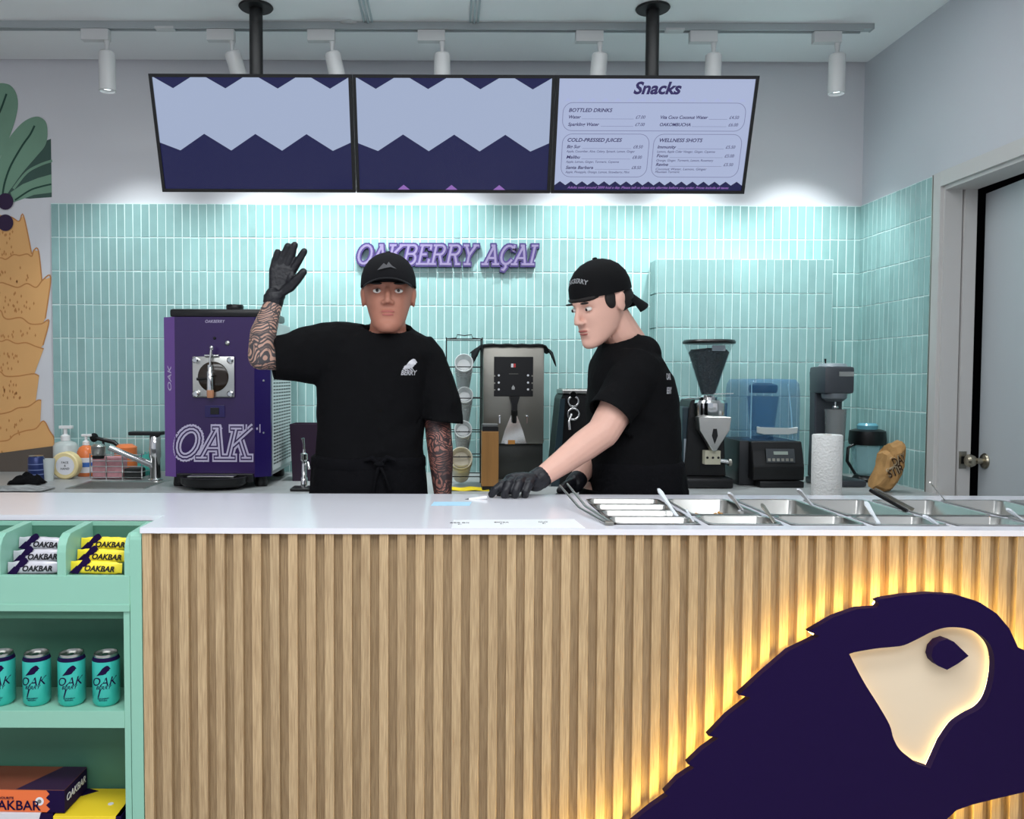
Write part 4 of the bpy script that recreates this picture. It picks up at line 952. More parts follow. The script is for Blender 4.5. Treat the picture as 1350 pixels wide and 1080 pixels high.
# ---- wooden canister with black ends
YK = 3.47
a, b_ = at(634.5, 636, YK), at(656.5, 636, YK); r_ = (b_.x-a.x)/2; kt, kb = zh(568, YK), zh(636, YK)
t = thing('wooden_canister', 'tall square wooden canister with black cap before the cup rack', 'canister', ((a.x+b_.x)/2, YK, CT))
MB().box(-r_, r_, -r_, r_, .018, kt, bev=.003).build('wood_body', mat('canister_wood', (170, 122, 66), .55, var=.2, vscale=30, stretch=(1, 1, .1)), t)
MB().box(-r_+.002, r_-.002, -r_+.002, r_-.002, 0, .018).build('black_base', M_black, t)
MB().box(-r_+.002, r_-.002, -r_+.002, r_-.002, kt, kt+.018).build('black_cap', M_black, t); MB().box(-r_+.003, r_-.003, -r_+.003, r_-.003, kt+.018, kt+.03, bev=.003).build('grey_lid', mat('lid_grey', (96, 98, 98), .4), t)
# ---- coffee grinder builder (front view, x right, y depth)
def grinder(u0, u1, vt, vb, Y, label, hopper=True, mirror=False):
    a, b_ = at(u0, vb, Y), at(u1, vb, Y); w_ = (b_.x-a.x)/2; h = zh(vt, Y)
    t = thing('coffee_grinder', label, 'grinder', ((a.x+b_.x)/2, Y, CT))
    k = w_
    MB().box(-k, k*.95, -.10, .16, 0, .045, bev=.012).build('base', M_black, t, smooth=40)
    rs = [[V((x, y, z)) for x, y in ((-k*f+o_, -.035), (k*f*.86+o_, -.035), (k*f*.86+o_, .13), (-k*f+o_, .13))] for f, z, o_ in ((.95, .045, -.0), (.86, .17, 0), (.75, h-.02, .0), (.68, h, 0))]
    MB().rings(rs).build('body', M_black, t, smooth=20, bev=.004)
    MB().box(-k*1.0, -k*.62, -.02, .10, .03, h-.03, bev=.006).build('side_panel', mat('grinder_side', (38, 54, 62), .3), t)
    MB().box(-k*.93, -k*.7, -.0215, -.0203, h*.22, h*.55).build('white_sticker', mat('sticker_grey', (150, 160, 168), .4), t)
    MB().lathe([(0, h-.13), (k*.62, h-.13), (k*.74, h-.10), (k*.76, h-.012), (k*.66, h), (0, h)], (k*.12, -.012, 0), 30).build('grind_head', M_chrome, t, smooth=40)
    MB().prism([(-k*.56, h-.07), (k*.80, h-.07), (k*.74, h-.125), (k*.19, h-.215), (k*.05, h-.215), (-k*.5, h-.125)], -.10, -.05).build('chute', M_steel, t, bev=.002)
    MB().prism([(k*.05, h-.12), (k*.2, h-.12), (k*.24, h-.15), (k*.12, h-.185), (k*.0, h-.15)], -.1015, -.1).build('dark_arrow', M_black, t)
    MB().box(-k*.2, k*.46, -.075, -.036, .10, .16, bev=.003).build('fork_plate', mat('ivory_metal', (196, 192, 170), .4), t)
    for x in (-.1, .13, .36): MB().lathe([(0, 0), (.005, 0), (.005, .003), (0, .003)], seg=10, M=RM(k*x, -.075, .13)).build('fork_hole', M_black, t)
    MB().tube([(k*.5, -.055, .115), (k*.95, -.06, .108)], .010, 12).build('side_knob', M_chrome, t, smooth=40)
    MB().lathe([(0, 0), (.016, 0), (.016, .012), (0, .012)], seg=16, M=Matrix.Translation((k*.82, -.06, .108)) @ Matrix.Rotation(PI/2, 4, 'Y')).build('knob_disc', M_steel_d, t, smooth=40)
    rod(t, 'adjust_lever', [(-k*.9, -.01, h+.004), (0, -.01, h+.010)], .002, M_chrome)
    if hopper:
        zt = at(u0, hopper, Y).z-CT; r0 = k*.30; r1 = k*1.03
        MB().lathe([(r0*1.2, h), (r0*1.25, h+.012), (r0, h+.02), (0, h+.02)], (k*.12, 0, 0), 24).build('collar', M_chrome, t, smooth=40)
        zc = h+.02; zm = zc+(zt-zc)*.80
        o = MB().lathe([(r0, zc), (r1*.86, zm), (r1, zt-.012), (r1-.003, zt-.012), (r1*.84, zm), (r0-.002, zc+.002)], (k*.12, 0, 0), 36, cap=False).build('hopper', M_clearp, t, smooth=40)
        MB().lathe([(0, zc+.003), (r0-.004, zc+.003), (r1*.80, zm-.004), (r1*.7, zm+.008), (0, zm+.016)], (k*.12, 0, 0), 30).build('coffee_beans', mat('coffee_beans', (40, 25, 20), .4, var=.6, vscale=90, bump=1, bscale=120), t, smooth=40)
        MB().lathe([(0, zt-.014), (r1+.004, zt-.014), (r1+.006, zt-.006), (r1, zt+.002), (0, zt+.002)], (k*.12, 0, 0), 36).build('hopper_lid', M_black, t, smooth=40)
        MB().box(k*.0, k*.55, -r1*.80, -r1*.78, zm+.0, zm+.024).build('grey_label', mat('sticker_grey', (150, 160, 168), .4), t)
        rod(t, 'gate_lever', [(k*.2, -.02, zc+.005), (k*1.1, -.03, zc+.008)], [.002, .002], M_chrome)
    return t
grinder(897, 959, 526, 634, 3.62, 'black coffee grinder with bean filled glass hopper near the blender', hopper=449)
# second grinder mostly behind the right worker
a, b_ = at(727, 640, 3.62), at(800, 640, 3.62); w_ = b_.x-a.x; h = zh(513, 3.62)
t = thing('espresso_grinder', 'black grinder without hopper half hidden behind the right worker', 'grinder', (a.x, 3.62, CT))
MB().prism([(0, 0), (w_, 0), (w_, h-.02), (.045, h-.02), (.035, h-.04)], -.02, .2).build('body', M_black, t, bev=.004)
MB().prism([(-.008, 0), (.028, 0), (.05, h-.04), (.03, h-.04)], -.045, -.021).build('side_panel', mat('grinder_side', (38, 54, 62), .3), t)
MB().box(.04, w_, -.03, .17, h-.0195, h, bev=.004).build('cup_tray', M_steel, t)
for k in range(5): MB().box(.05+k*.03, .065+k*.03, -.02, .16, h, h+.002).build('tray_rib', M_steel_d, t)
def ring(t, name, x, z, R, r, y, m):
    rs = []
    for i in range(24):
        a_ = 2*PI*i/24; c = V((x+R*math.cos(a_), y, z+R*math.sin(a_))); n = V((math.cos(a_), 0, math.sin(a_)))
        rs.append([c+n*r*math.cos(2*PI*j/8)+V((0, r*math.sin(2*PI*j/8), 0)) for j in range(8)])
    MB().rings(rs+[rs[0]], cap=False).build(name, m, t, smooth=60)
for v, R in ((530, .022), (547, .024)):
    q = at(759, v, 3.52); ring(t, 'chrome_ring', q.x-a.x, q.z-CT, R, .005, -.03, M_chrome)
MB().lathe([(0, 0), (.014, 0), (.014, .03), (0, .03)], seg=20, M=RM(at(759, 521, 3.5).x-a.x, -.02, at(759, 521, 3.5).z-CT)).build('dial', M_chrome, t, smooth=40)
rod(t, 'curved_handle', [(at(757, 547, 3.5).x-a.x, -.045, at(757, 547, 3.5).z-CT), (at(753, 556, 3.5).x-a.x, -.055, at(753, 556, 3.5).z-CT), (at(754, 568, 3.5).x-a.x, -.055, at(754, 568, 3.5).z-CT)], [.006, .006, .007], M_chrome)
# ---- blender in a blue sound enclosure
YB_ = 3.60
a, b_ = at(976, 642, YB_), at(1057, 642, YB_); k = (b_.x-a.x)/2; hb_ = zh(580, YB_); ht = zh(499, YB_)
t = thing('enclosed_blender', 'black blender under a clear blue sound cover on the back counter', 'blender', ((a.x+b_.x)/2, YB_, CT))
MB().box(-k*.98, k*.96, .03, .27, 0, hb_, bev=.012).build('motor_base', mat('dark_plastic', (30, 32, 36), .4), t, smooth=40)
rs = [[V((x, y, z)) for x, y in ((-k*.68, yy), (k*.98, yy), (k*.98, .03), (-k*.68, .03))] for z, yy in ((.03, -.03), (.09, -.03), (hb_-.045, -.012), (hb_-.002, .004))]
MB().rings(rs).build('control_front', M_black, t, bev=.004)
MB().prism([(-k*.45, .0), (k*.85, .0), (k*.9, .03), (-k*.5, .03)], .0, .028, axis='Z').build('front_lip', M_black, t) if False else None
MB().box(-k*.5, k*.92, -.05, .03, 0, .028, bev=.006).build('front_foot', M_black, t, smooth=40)
Mp = Matrix.Translation((k*.15, -.0315+.008, hb_-.062)) @ Matrix.Rotation(math.radians(-12), 4, 'X')
MB().box(-k*.40, k*.52, -.003, 0, -.030, .030, bev=.001, M=Mp).build('key_panel', mat('panel_grey', (58, 62, 66), .4), t)
MB().box(-k*.16, k*.3, -.005, -.003, .004, .018, M=Mp).build('display', mat('lcd_grey', (140, 150, 142), .3), t)
for j in range(6): MB().box(-k*.36+j*k*.145, -k*.36+j*k*.145+k*.09, -.005, -.003, -.024, -.012, M=Mp).build('key', M_steel_d, t)
# cover: rounded shell, built of an outer wall with thickness
mb = MB()
def rrx(hx, y0, y1, z, r=.03, n=4):
    o = []; cy = (y0+y1)/2; hy = (y1-y0)/2
    for sx, sy, a0 in ((1, 1, 0), (-1, 1, 90), (-1, -1, 180), (1, -1, 270)):
        for j in range(n+1):
            th = math.radians(a0+90*j/n); o.append(V((sx*(hx-r)+r*math.cos(th), cy+sy*(hy-r)+r*math.sin(th), z)))
    return o
mb.rings([rrx(k*.97, .0, .25, hb_+.001), rrx(k*.97, .0, .25, ht-.06), rrx(k*.95, .005, .245, ht-.02), rrx(k*.88, .02, .235, ht), rrx(k*.5, .06, .2, ht+.003, .02)], cap=False); mb.b.faces.new(list(mb.b.verts)[-20:])
o = mb.build('sound_cover', M_blue_gl, t, smooth=60); MB().tube([(-k*.70, -.002, hb_+.01), (-k*.70, -.004, ht-.02)], .003, 8).build('cover_edge_glint', mat('blue_glint', (150, 196, 220), .1, alpha=.7), t, smooth=50)  # pale tube paints in the highlight along the cover edge
MB().tube([(k*.66, -.002, hb_+.01), (k*.60, -.004, hb_+.12), (k*.48, -.004, ht-.02)], .003, 8).build('cover_edge_glint', mat('blue_glint', (150, 196, 220), .1, alpha=.7), t, smooth=50)  # second painted edge highlight, on the right
MB().prism([(-k*.52, hb_+.035), (-k*.3, hb_+.03), (k*.5, hb_+.03), (k*.78, hb_+.034), (k*.80, hb_+.062), (k*.5, hb_+.056), (-k*.3, hb_+.056), (-k*.52, hb_+.064)], -.016, -.002).build('front_handle', mat('handle_grey', (176, 184, 184), .35), t, bev=.003)
MB().lathe([(0, hb_+.012), (.045, hb_+.012), (.05, hb_+.03), (.066, hb_+.17), (.068, hb_+.19), (.0645, hb_+.19), (.048, hb_+.04), (0, hb_+.03)], (.005, .125, 0), 28, cap=False).build('blender_jar', M_blue_gl, t, smooth=50)
MB().lathe([(0, ht-.06), (.058, ht-.06), (.062, ht-.045), (.060, ht-.025), (.03, ht-.015), (0, ht-.015)], (.005, .125, 0), 24).build('jar_lid', M_black, t, smooth=40)
MB().lathe([(0, hb_), (.05, hb_), (.045, hb_+.012), (0, hb_+.012)], (.005, .125, 0), 24).build('jar_socket', M_black, t, smooth=40)
# ---- drink mixer
YM = 3.66
a, b_ = at(1072, 640, YM), at(1117, 640, YM); k = (b_.x-a.x)/2; ht = zh(478, YM); cxd = (a.x+b_.x)/2
M_mix = mat('mixer_grey', (62, 66, 72), .35)
t = thing('drink_mixer', 'tall dark grey spindle drink mixer behind the paper towel roll', 'mixer', (cxd, YM, CT))
k *= .86; MB().box(-k*1.1, k*1.9, -.08, .10, 0, .03, bev=.012).build('base', M_mix, t, smooth=40)
rs = [[V((x*f, y, z)) for x, y in ((-k, .03), (k, .03), (k, .09), (-k, .09))] for f, z in ((1.0, .03), (.92, .2), (.95, ht-.1), (1, ht-.03))]
MB().rings(rs).build('column', M_mix, t, bev=.006, smooth=30)
MB().box(-k, k, -.07, .09, ht-.13, ht-.012, bev=.014).build('motor_head', M_mix, t, smooth=40)
MB().lathe([(0, 0), (k*.92, 0), (k*.8, .012), (0, .016)], (0, .0, ht-.012), 30).build('top_cap', mat('mixer_top', (130, 140, 146), .3), t, smooth=40)
MB().lathe([(k*.5, ht-.165), (k*.78, ht-.15), (k*.82, ht-.128), (0, ht-.128)], (0, -.02, 0), 28).build('head_skirt', mat('mixer_skirt', (104, 110, 116), .35), t, smooth=40)
MB().box(-.004, k*.9, -.0725, -.0703, ht-.055, ht-.035).build('name_plate', M_steel, t)
rod(t, 'toggle', [(-k*.35, .02, ht), (-k*.38, .02, ht+.022)], [.003, .005], M_black)
rod(t, 'spindle', [(0, -.03, ht-.165), (0, -.03, ht-.30)], .004, M_chrome)
MB().lathe([(0, -.006), (.012, -.006), (.014, 0), (.012, .006), (0, .006)], (0, -.03, ht-.19), 16).build('agitator', M_chrome, t, smooth=40)
MB().lathe([(0, .05), (.030, .05), (.033, .06), (.045, ht-.2), (.047, ht-.198), (.043, ht-.2), (.03, .065), (0, .06)], (0, -.035, 0), 28, cap=False).build('mixing_cup', mat('smoked_plastic', (150, 155, 156), .15, alpha=.55), t, smooth=50)
MB().lathe([(0, .028), (.032, .028), (.034, .05), (0, .05)], (0, -.035, 0), 24).build('cup_rest', M_black, t, smooth=40)
# ---- paper towel roll
YR = 3.335
a, b_ = at(1078.5, 630, YR-.05), at(1116, 630, YR-.05); k = (b_.x-a.x)/2; hr = zh(572, YR-.03)
t = thing('paper_towel_roll', 'white paper towel roll standing before the drink mixer', 'paper roll', ((a.x+b_.x)/2, YR, CT))
M_pap = mat('paper_white', (226, 226, 224), .9, bump=.5, bscale=110)
MB().lathe([(.02, .0), (k, 0), (k+.001, .004), (k+.001, hr-.004), (k-.002, hr), (.02, hr), (.02, 0)], seg=36, cap=False).build('paper', M_pap, t, smooth=40)
MB().lathe([(.0198, .001), (.0198, hr-.001), (.018, hr-.001), (.018, .001), (.0198, .001)], seg=24, cap=False).build('core', M_cardb, t, smooth=40)
# ---- loose blender jar
YJ = 3.80
a, b_ = at(1122, 632, YJ), at(1162, 632, YJ); k = (b_.x-a.x)/2
t = thing('blender_jar', 'clear blender jar with black lid beside the paper bag', 'jar', ((a.x+b_.x)/2, YJ, CT)); zj = lambda v: zh(v, YJ)
M_jar = mat('teal_clear_plastic', (180, 224, 230), .06, alpha=.36)
MB().lathe([(0, .03), (k*.72, .03), (k*.78, .04), (k*.98, zj(583)), (k*.95, zj(583)), (k*.74, .045), (0, .04)], seg=8, cap=False, M=Matrix.Rotation(PI/8, 4, 'Z')).build('jar_body', M_jar, t, smooth=20)
MB().lathe([(0, 0), (k*.85, 0), (k*.9, .012), (k*.7, .03), (0, .03)], seg=24).build('jar_base', M_black, t, smooth=40)
MB().lathe([(0, zj(583)-.004), (k*1.08, zj(583)-.004), (k*1.14, zj(579)), (k*1.08, zj(566)), (k*.8, zj(564)), (0, zj(564))], seg=30).build('jar_lid', M_black, t, smooth=40)
MB().lathe([(0, zj(564)), (k*.62, zj(564)), (k*.64, zj(559)), (k*.5, zj(556)), (0, zj(556))], seg=24).build('lid_plug', mat('plug_teal', (100, 160, 176), .2), t, smooth=40)
rod(t, 'handle', [(-k*.92, -.02, zj(583)), (-k*1.45, -.03, zj(588)), (-k*1.5, -.03, zj(605)), (-k*.9, -.02, zj(622))], .007, M_black)
for j in range(6): MB().box(.01, .028, -k*.98, -k*.97, zj(618)+j*.016, zj(618)+j*.016+.0015).build('measure_mark', M_steel_d, t)
# ---- paper bag
YP = 3.46
P_ = [(1147, 641), (1150, 632), (1158, 612), (1162, 596), (1168, 592), (1170, 584), (1176, 582), (1186, 579), (1190, 582), (1190, 600), (1186, 618), (1178, 636), (1170, 645), (1158, 646)]
pts = [at(u, v, YP) for u, v in P_]; zmin = min(p.z for p in pts)
t = thing('paper_bag', 'crumpled brown paper bag with printed words leaning by the right wall', 'bag', (pts[0].x+.05, YP, CT))
mb = MB(); nP = len(P_); cen = sum(pts, V())/nP
def lay_(f, y): return [V((cen.x+(p.x-cen.x)*f-t.location.x, y, (cen.z+(p.z-cen.z)*f)-zmin)) for p in pts]
mb.rings([lay_(.55, -.052), lay_(.86, -.040), lay_(.99, -.015), lay_(1, .01), lay_(.9, .035)])
bmesh.ops.triangulate(mb.b, faces=[f for f in mb.b.faces if len(f.verts) > 4]); bmesh.ops.subdivide_edges(mb.b, edges=list(mb.b.edges), cuts=2, use_grid_fill=True)
for v in mb.b.verts: v.co += V((0, 1, .2))*.010*noise.noise(v.co*38)+V((.004, 0, .004))*noise.noise(v.co*60)
bagm = mb.build('bag', M_cardb, t, smooth=25)
def conform(o, target, off=.0012):
    """press flat print onto the front of a surface that shares its parent space"""
    me = target.data; bv = BVHTree.FromPolygons([v.co.copy() for v in me.vertices], [tuple(p.vertices) for p in me.polygons])
    for v in o.data.vertices:
        h = bv.ray_cast(V((v.co.x, -3, v.co.z)), V((0, 1, 0)))
        if h[0] is not None: v.co.y = h[0].y-off
M_bt = mat('bag_print_brown', (84, 56, 34), .7); M_bt2 = mat('bag_print_cream', (214, 196, 164), .7)
Rb = lambda u, v: Matrix.Translation((at(u, v, YP).x-t.location.x, 0, at(u, v, YP).z-zmin)) @ Matrix.Rotation(math.radians(-24), 4, 'Y')
for s_, u, v, sz, w_ in (('DAY', 1176, 603, .05, .06), ('STIR', 1171, 617, .05, .07)):
    conform(text(s_, sz, M_bt2, t, M=Rb(u, v), bold=.04, width=w_), bagm, .0018)
    conform(text(s_, sz, M_bt, t, M=Rb(u+1, v+1), bold=.02, width=w_), bagm, .0024)
# cable from grinder
cb = thing('power_cable', 'thin grey power cable between the grinder and the blender', 'cable', base(968, 630, 3.8))
rod(cb, 'cable', [(-.04, -.02, .006), (-.02, 0, .004), (-.005, .01, .012), (.008, .012, .03)], .003, M_black)
# ================================================================ SINK AREA
t = thing('sink', 'small steel sink basin sunk in the left end of the back counter', 'sink', ((SK[0]+SK[1])/2, (SK[2]+SK[3])/2, CT-.16))
hx, hy = (SK[1]-SK[0])/2-.001, (SK[3]-SK[2])/2-.001
MB().rings([[V((sx*(hx*f+d), sy*(hy*f+d), z)) for sx, sy in ((-1, -1), (1, -1), (1, 1), (-1, 1))] for f, d, z in ((1, .0, .1605), (1, -.004, .163), (1, -.012, .159), (.93, 0, .01), (.2, 0, .002))], cap=False).build('basin', M_steel, t, smooth=30)
MB().lathe([(0, .003), (.03, .003), (.03, .006), (0, .006)], seg=20).build('drain', M_chrome, t, smooth=40)
t = thing('kitchen_faucet', 'chrome kitchen faucet with long angled spout beside the purple machine', 'faucet', base(205, 634, 3.72)); B = t.location
def fl(u, v, y=0): p = at(u, v, 3.72); return V((p.x-B.x, y, p.z-CT))
MB().lathe([(0, 0), (.03, 0), (.032, .008), (.024, .014), (.022, .10), (.026, .11), (.024, .20), (.02, .205), (0, .205)], seg=24).build('body', M_chrome, t, smooth=40)
rod(t, 'swivel_arm', [fl(205, 622), fl(200, 612, -.01), fl(175, 600, -.04), fl(152, 588, -.07)], [.016, .016, .013, .014], M_chrome, 14)
MB().lathe([(0, -.03), (.022, -.03), (.028, -.022), (.030, .012), (.02, .022), (0, .024)], fl(140, 590, -.085), 20).build('spray_head', M_steel, t, smooth=40)
MB().lathe([(0, -.042), (.024, -.042), (.027, -.03), (0, -.03)], fl(140, 590, -.085), 20).build('black_nozzle', M_black, t, smooth=40)
MB().box(-.11, .035, -.03, .03, .205, .222, bev=.005).build('lever_plate', M_black, t)
def bottle(name, label, cat, u, v, Y, prof, m, extra=()):
    t = thing(name, label, cat, base(u, v, Y)); MB().lathe(prof, seg=28).build('bottle', m, t, smooth=40)
    return t
def pump(t, z, m, s=1):
    MB().lathe([(0, z), (.017*s, z), (.017*s, z+.018*s), (.007*s, z+.024*s), (.007*s, z+.045*s), (0, z+.045*s)], seg=18).build('pump_collar', m, t, smooth=40)
    MB().box(-.022*s, .028*s, -.009*s, .009*s, z+.045*s, z+.057*s, bev=.003).build('pump_head', m, t)
M_clr = mat('milky_plastic', (214, 222, 220), .2, alpha=.75)
t = bottle('soap_dispenser', 'clear square soap dispenser with white pump behind the cream tub', 'soap bottle', 87, 620, 3.98, [(0, 0), (.052, 0), (.056, .006), (.056, .135), (.045, .15), (.018, .16), (0, .16)], M_clr); pump(t, .16, M_whitep, 1.25)
t = bottle('hand_soap', 'orange liquid soap bottle with white pump and blue label', 'soap bottle', 114, 627, 3.90, [(0, 0), (.036, 0), (.040, .006), (.040, .115), (.030, .135), (.014, .145), (0, .145)], mat('orange_soap', (226, 124, 70), .2)); pump(t, .145, M_whitep, .9)
MB().lathe([(.0405, .018), (.0405, .088)], seg=28, cap=False).build('white_label', M_txt_w, t, smooth=40); MB().lathe([(.0409, .045), (.0409, .066)], seg=28, cap=False).build('blue_label_band', mat('label_blue', (60, 110, 190), .5), t, smooth=40)
t = bottle('dish_soap', 'small orange bottle lying low behind the chrome faucet', 'bottle', 166, 610, 3.97, [(0, 0), (.05, 0), (.052, .05), (.052, .13), (.03, .145), (0, .145)], mat('orange_soap', (226, 124, 70), .2))
t['label'] = 'stout orange container behind the chrome faucet arm'
# cream round tub standing on its side
p = at(88, 614, 3.79); rr = .062; t = thing('cream_tub', 'round cream tub with printed paper label, turned on its edge', 'tub', (p.x, 3.79, CT))
MB().lathe([(0, 0), (rr-.008, 0), (rr, .008), (rr, .05), (rr-.006, .056), (0, .056)], seg=36, M=Matrix.Translation((0, .03, rr)) @ Matrix.Rotation(PI/2, 4, 'X')).build('tub', mat('cream_plastic', (232, 214, 160), .4), t, smooth=40)
MB().lathe([(0, 0), (.042, 0), (.042, .001), (0, .001)], seg=32, M=RM(.004, -.026, rr)).build('round_label', M_txt_w, t)
text('FACE\n&\nHAND', .014, M_txt_k, t, M=Matrix.Translation((.004, -.0275, rr)))
# blue can, clear cup, cloths
t = thing('blue_can', 'dark blue metal can left of the clear cup', 'can', base(48, 630, 3.70))
MB().lathe([(0, 0), (.030, 0), (.034, .006), (.034, .103), (.029, .111), (0, .111)], seg=28).build('can_body', mat('can_blue', (40, 54, 104), .3, .3), t, smooth=40)
MB().lathe([(.029, .111), (.030, .114), (.027, .112), (0, .112)], seg=28).build('can_rim', M_steel, t, smooth=40)
for z in (.03, .05, .075): MB().lathe([(.0345, z), (.0345, z+.004)], seg=28, cap=False).build('pale_band', mat('band_blue', (110, 124, 170), .4), t)
t = thing('clear_cup', 'tall clear plastic cup between blue can and cream tub', 'cup', base(64, 630, 3.72)); MB().lathe([(0, 0), (.020, 0), (.028, .098), (.0265, .098), (.019, .003), (0, .003)], seg=24, cap=False).build('cup', M_clr, t, smooth=40)
def cloth(name, label, u, v, Y, sx, sy, hgt, m, seed):
    t = thing(name, label, 'cloth', base(u, v, Y)); g = MB(); rs = []
    for j in range(15):
        row = []
        for i in range(19):
            x, y = (i/9-1), (j/7-1); e = max(0, 1-(x*x)**1.2)*max(0, 1-(y*y)**1.2)
            n_ = noise.noise(V((x*2.2+seed, y*2.2, seed))); row.append(V((x*sx*(1+.1*n_), y*sy*(1+.12*n_), .003+hgt*e**.5*(.55+.9*abs(n_)))))
        rs.append(row)
    g.rings(rs, cap=False, closed=False); o = g.build('cloth', m, t, smooth=80); mm = o.modifiers.new('s', 'SOLIDIFY'); mm.thickness = .003; mm.offset = 1
cloth('black_cloth', 'crumpled black cloth below the blue can', 36, 636, 3.585, .065, .04, .042, M_cloth, 2.2)
cloth('striped_towel', 'grey striped dish towel at the far left counter edge', 22, 646, 3.40, .13, .06, .014, mat('towel_grey', (170, 172, 172), .9, var=.6, vscale=30, stretch=(1, 6, 1)), 5.1)
cloth('teal_cloth', 'teal sponge cloth hanging by the faucet body', 192, 612, 3.93, .035, .04, .11, mat('teal_fabric', (70, 168, 156), .9), 7.7)
# brush
t = thing('scrub_brush', 'black scrubbing brush lying across the bottles by the faucet', 'brush', (at(138, 600, 3.97).x, 3.97, CT)); q = lambda u, v: at(u, v, 3.97)-t.location
rod(t, 'handle', [q(120, 576), q(132, 579), q(150, 583), q(156, 588)], [.012, .009, .011, .008], M_black, 10)
MB().ell(q(124, 577), (.020, .018, .022), 14).build('bristle_head', mat('bristle_black', (16, 18, 20), .95, bump=1, bscale=200), t, smooth=60)
rod(t, 'stand_stem', [q(136, 580), q(137, 600), (q(137, 600).x, 0, 0)], .006, M_black)
# pink sponge in wire holder
YS = 3.80; p0, p1 = at(124, 626, YS), at(166, 626, YS); w_ = (p1.x-p0.x)/2; t = thing('sponge_rack', 'wire dish rack holding pink cloths in front of the soap', 'rack', ((p0.x+p1.x)/2, YS, CT))
hs_ = zh(600, YS)
for z in (.01, .035, .06, .085, hs_): rod(t, 'rack_wire', [(-w_, -.04, z), (w_*2.2, -.04, z), (w_*2.2, .05, z)], .0022, M_chrome, 6)
for x in (-w_, 0, w_, w_*2.2): rod(t, 'rack_upright', [(x, -.04, 0), (x, -.04, hs_+.005)], .0028, M_chrome, 6)
MB().box(-w_+.006, w_*.96, -.035, .03, .003, hs_-.012, bev=.006).build('pink_sponge', mat('pink_sponge', (206, 150, 156), .9, var=.2, vscale=40), t)
MB().box(w_*1.04, w_*2.1, -.03, .03, .003, .05, bev=.006).build('dark_sponge', mat('dark_sponge', (44, 46, 46), .9), t)
# ================================================================ ON THE WORKTOP
def wz(u, v): return atz(u, v, WZ)
P4 = [wz(595, 697), wz(598, 686), wz(757, 685), wz(772, 697)]
t = thing('label_strip', 'clear sheet with small printed labels taped at the worktop front', 'paper', (at(680, 690, 2.1).x, 2.06, WZ+.0004))
MB().prism([(p.x-t.location.x, p.y-2.06) for p in P4], 0, .0006, axis='Z').build('sheet', mat('sheet_white', (236, 238, 240), .35), t)
for u, v, s_ in ((606, 690, 'ADD ON'), (661, 689.5, 'EXTRA'), (716, 689, 'NUT')):
    p = wz(u, v); o = text(s_, .012, M_txt_k, t, M=Matrix.Translation((p.x-t.location.x, p.y-2.06, .0009)) @ Matrix.Rotation(-PI/2, 4, 'X')); o2 = text('£1', .010, M_txt_k, t, M=Matrix.Translation((p.x-t.location.x, p.y-2.06-.02, .0009)) @ Matrix.Rotation(-PI/2, 4, 'X'))
P4 = [wz(568, 667), wz(572, 662), wz(622, 662), wz(619, 667)]
t = thing('blue_note', 'pale blue paper note flat on the worktop', 'note', (P4[0].x, P4[0].y, WZ+.0004))
MB().prism([(p.x-t.location.x, p.y-t.location.y) for p in P4], 0, .0006, axis='Z').build('note', mat('note_blue', (176, 218, 240), .6), t)
p = wz(640, 658.5); t = thing('marker_pen', 'white marker pen with black tip on the worktop under the gloved hand', 'pen', (p.x, p.y, WZ+.0055))
MB().lathe([(0, -.05), (.0052, -.05), (.0052, .0), (.004, .005), (0, .005)], seg=12, M=Matrix.Rotation(math.radians(82), 4, 'Y')).build('barrel', M_whitep, t, smooth=40)
MB().lathe([(0, -.066), (.003, -.066), (.0045, -.05), (0, -.05)], seg=12, M=Matrix.Rotation(math.radians(82), 4, 'Y')).build('tip', M_black, t, smooth=40)
def stick(name, label, cat, A, B, r, m, bowl=None, flat=None, group=None, wd=None):
    A, B = V(A), V(B); t = thing(name, label, cat, tuple(B), group=group); d = A-B
    x_, y_ = frame_of(d)
    if wd: 
        s_ = d.cross(V((0, 0, 1))).normalized()*wd/2; n_ = s_.cross(d).normalized()*r
        MB().rings([[c+s_*k+n_, c-s_*k+n_, c-s_*k-n_, c+s_*k-n_] for c, k in ((d*0, .7), (d*.3, .5), (d*.9, 1), (d, .5))]).build('handle', m, t)
    else: MB().tube([d*0, d*.5, d], [r*.8, r, r*1.2], 10).build('handle', m, t, smooth=50)
    if bowl: MB().lathe([(bowl*.2, -.012), (bowl*.8, -.008), (bowl, 0), (bowl*.94, 0), (bowl*.7, -.006), (0, -.009)], tuple(-d.normalized()*bowl*.6), 20, cap=False).build('bowl', m, t, smooth=50)
    return t
M_acr = mat('clear_spoon', (235, 240, 246), .12, alpha=.75)
sp = [((868, 645), (893, 682), 'in the first back pan'), ((961, 650), (978, 672), 'between the first and second pans'), ((1052, 645), (1072, 668), 'in the third back pan'), ((1141, 662), (1158, 690), 'lying between the third and fourth pans'), ((1328, 671), (1348, 686), 'by the right picture edge'), ((905, 672), (916, 690), 'sticking from the first front pan'), ((1218, 680), (1240, 694), 'sticking from the fourth front pan')]
for (a, b_, w_) in sp:
    A = atz(a[0], a[1], WZ+.055 if a[1] < 655 else WZ+.03); B = atz(b_[0], b_[1], WZ-.004); 
    stick('spoon', f'clear plastic spoon {w_}', 'spoon', A, B, .0025, M_acr, bowl=.014, group='spoons in the topping pans', wd=.013)
A, B = atz(1004, 665, WZ+.03), atz(1022, 690, WZ-.002); stick('spoon', 'dark steel spoon in the second front pan', 'spoon', A, B, .003, M_steel_d, bowl=.016, wd=.010)
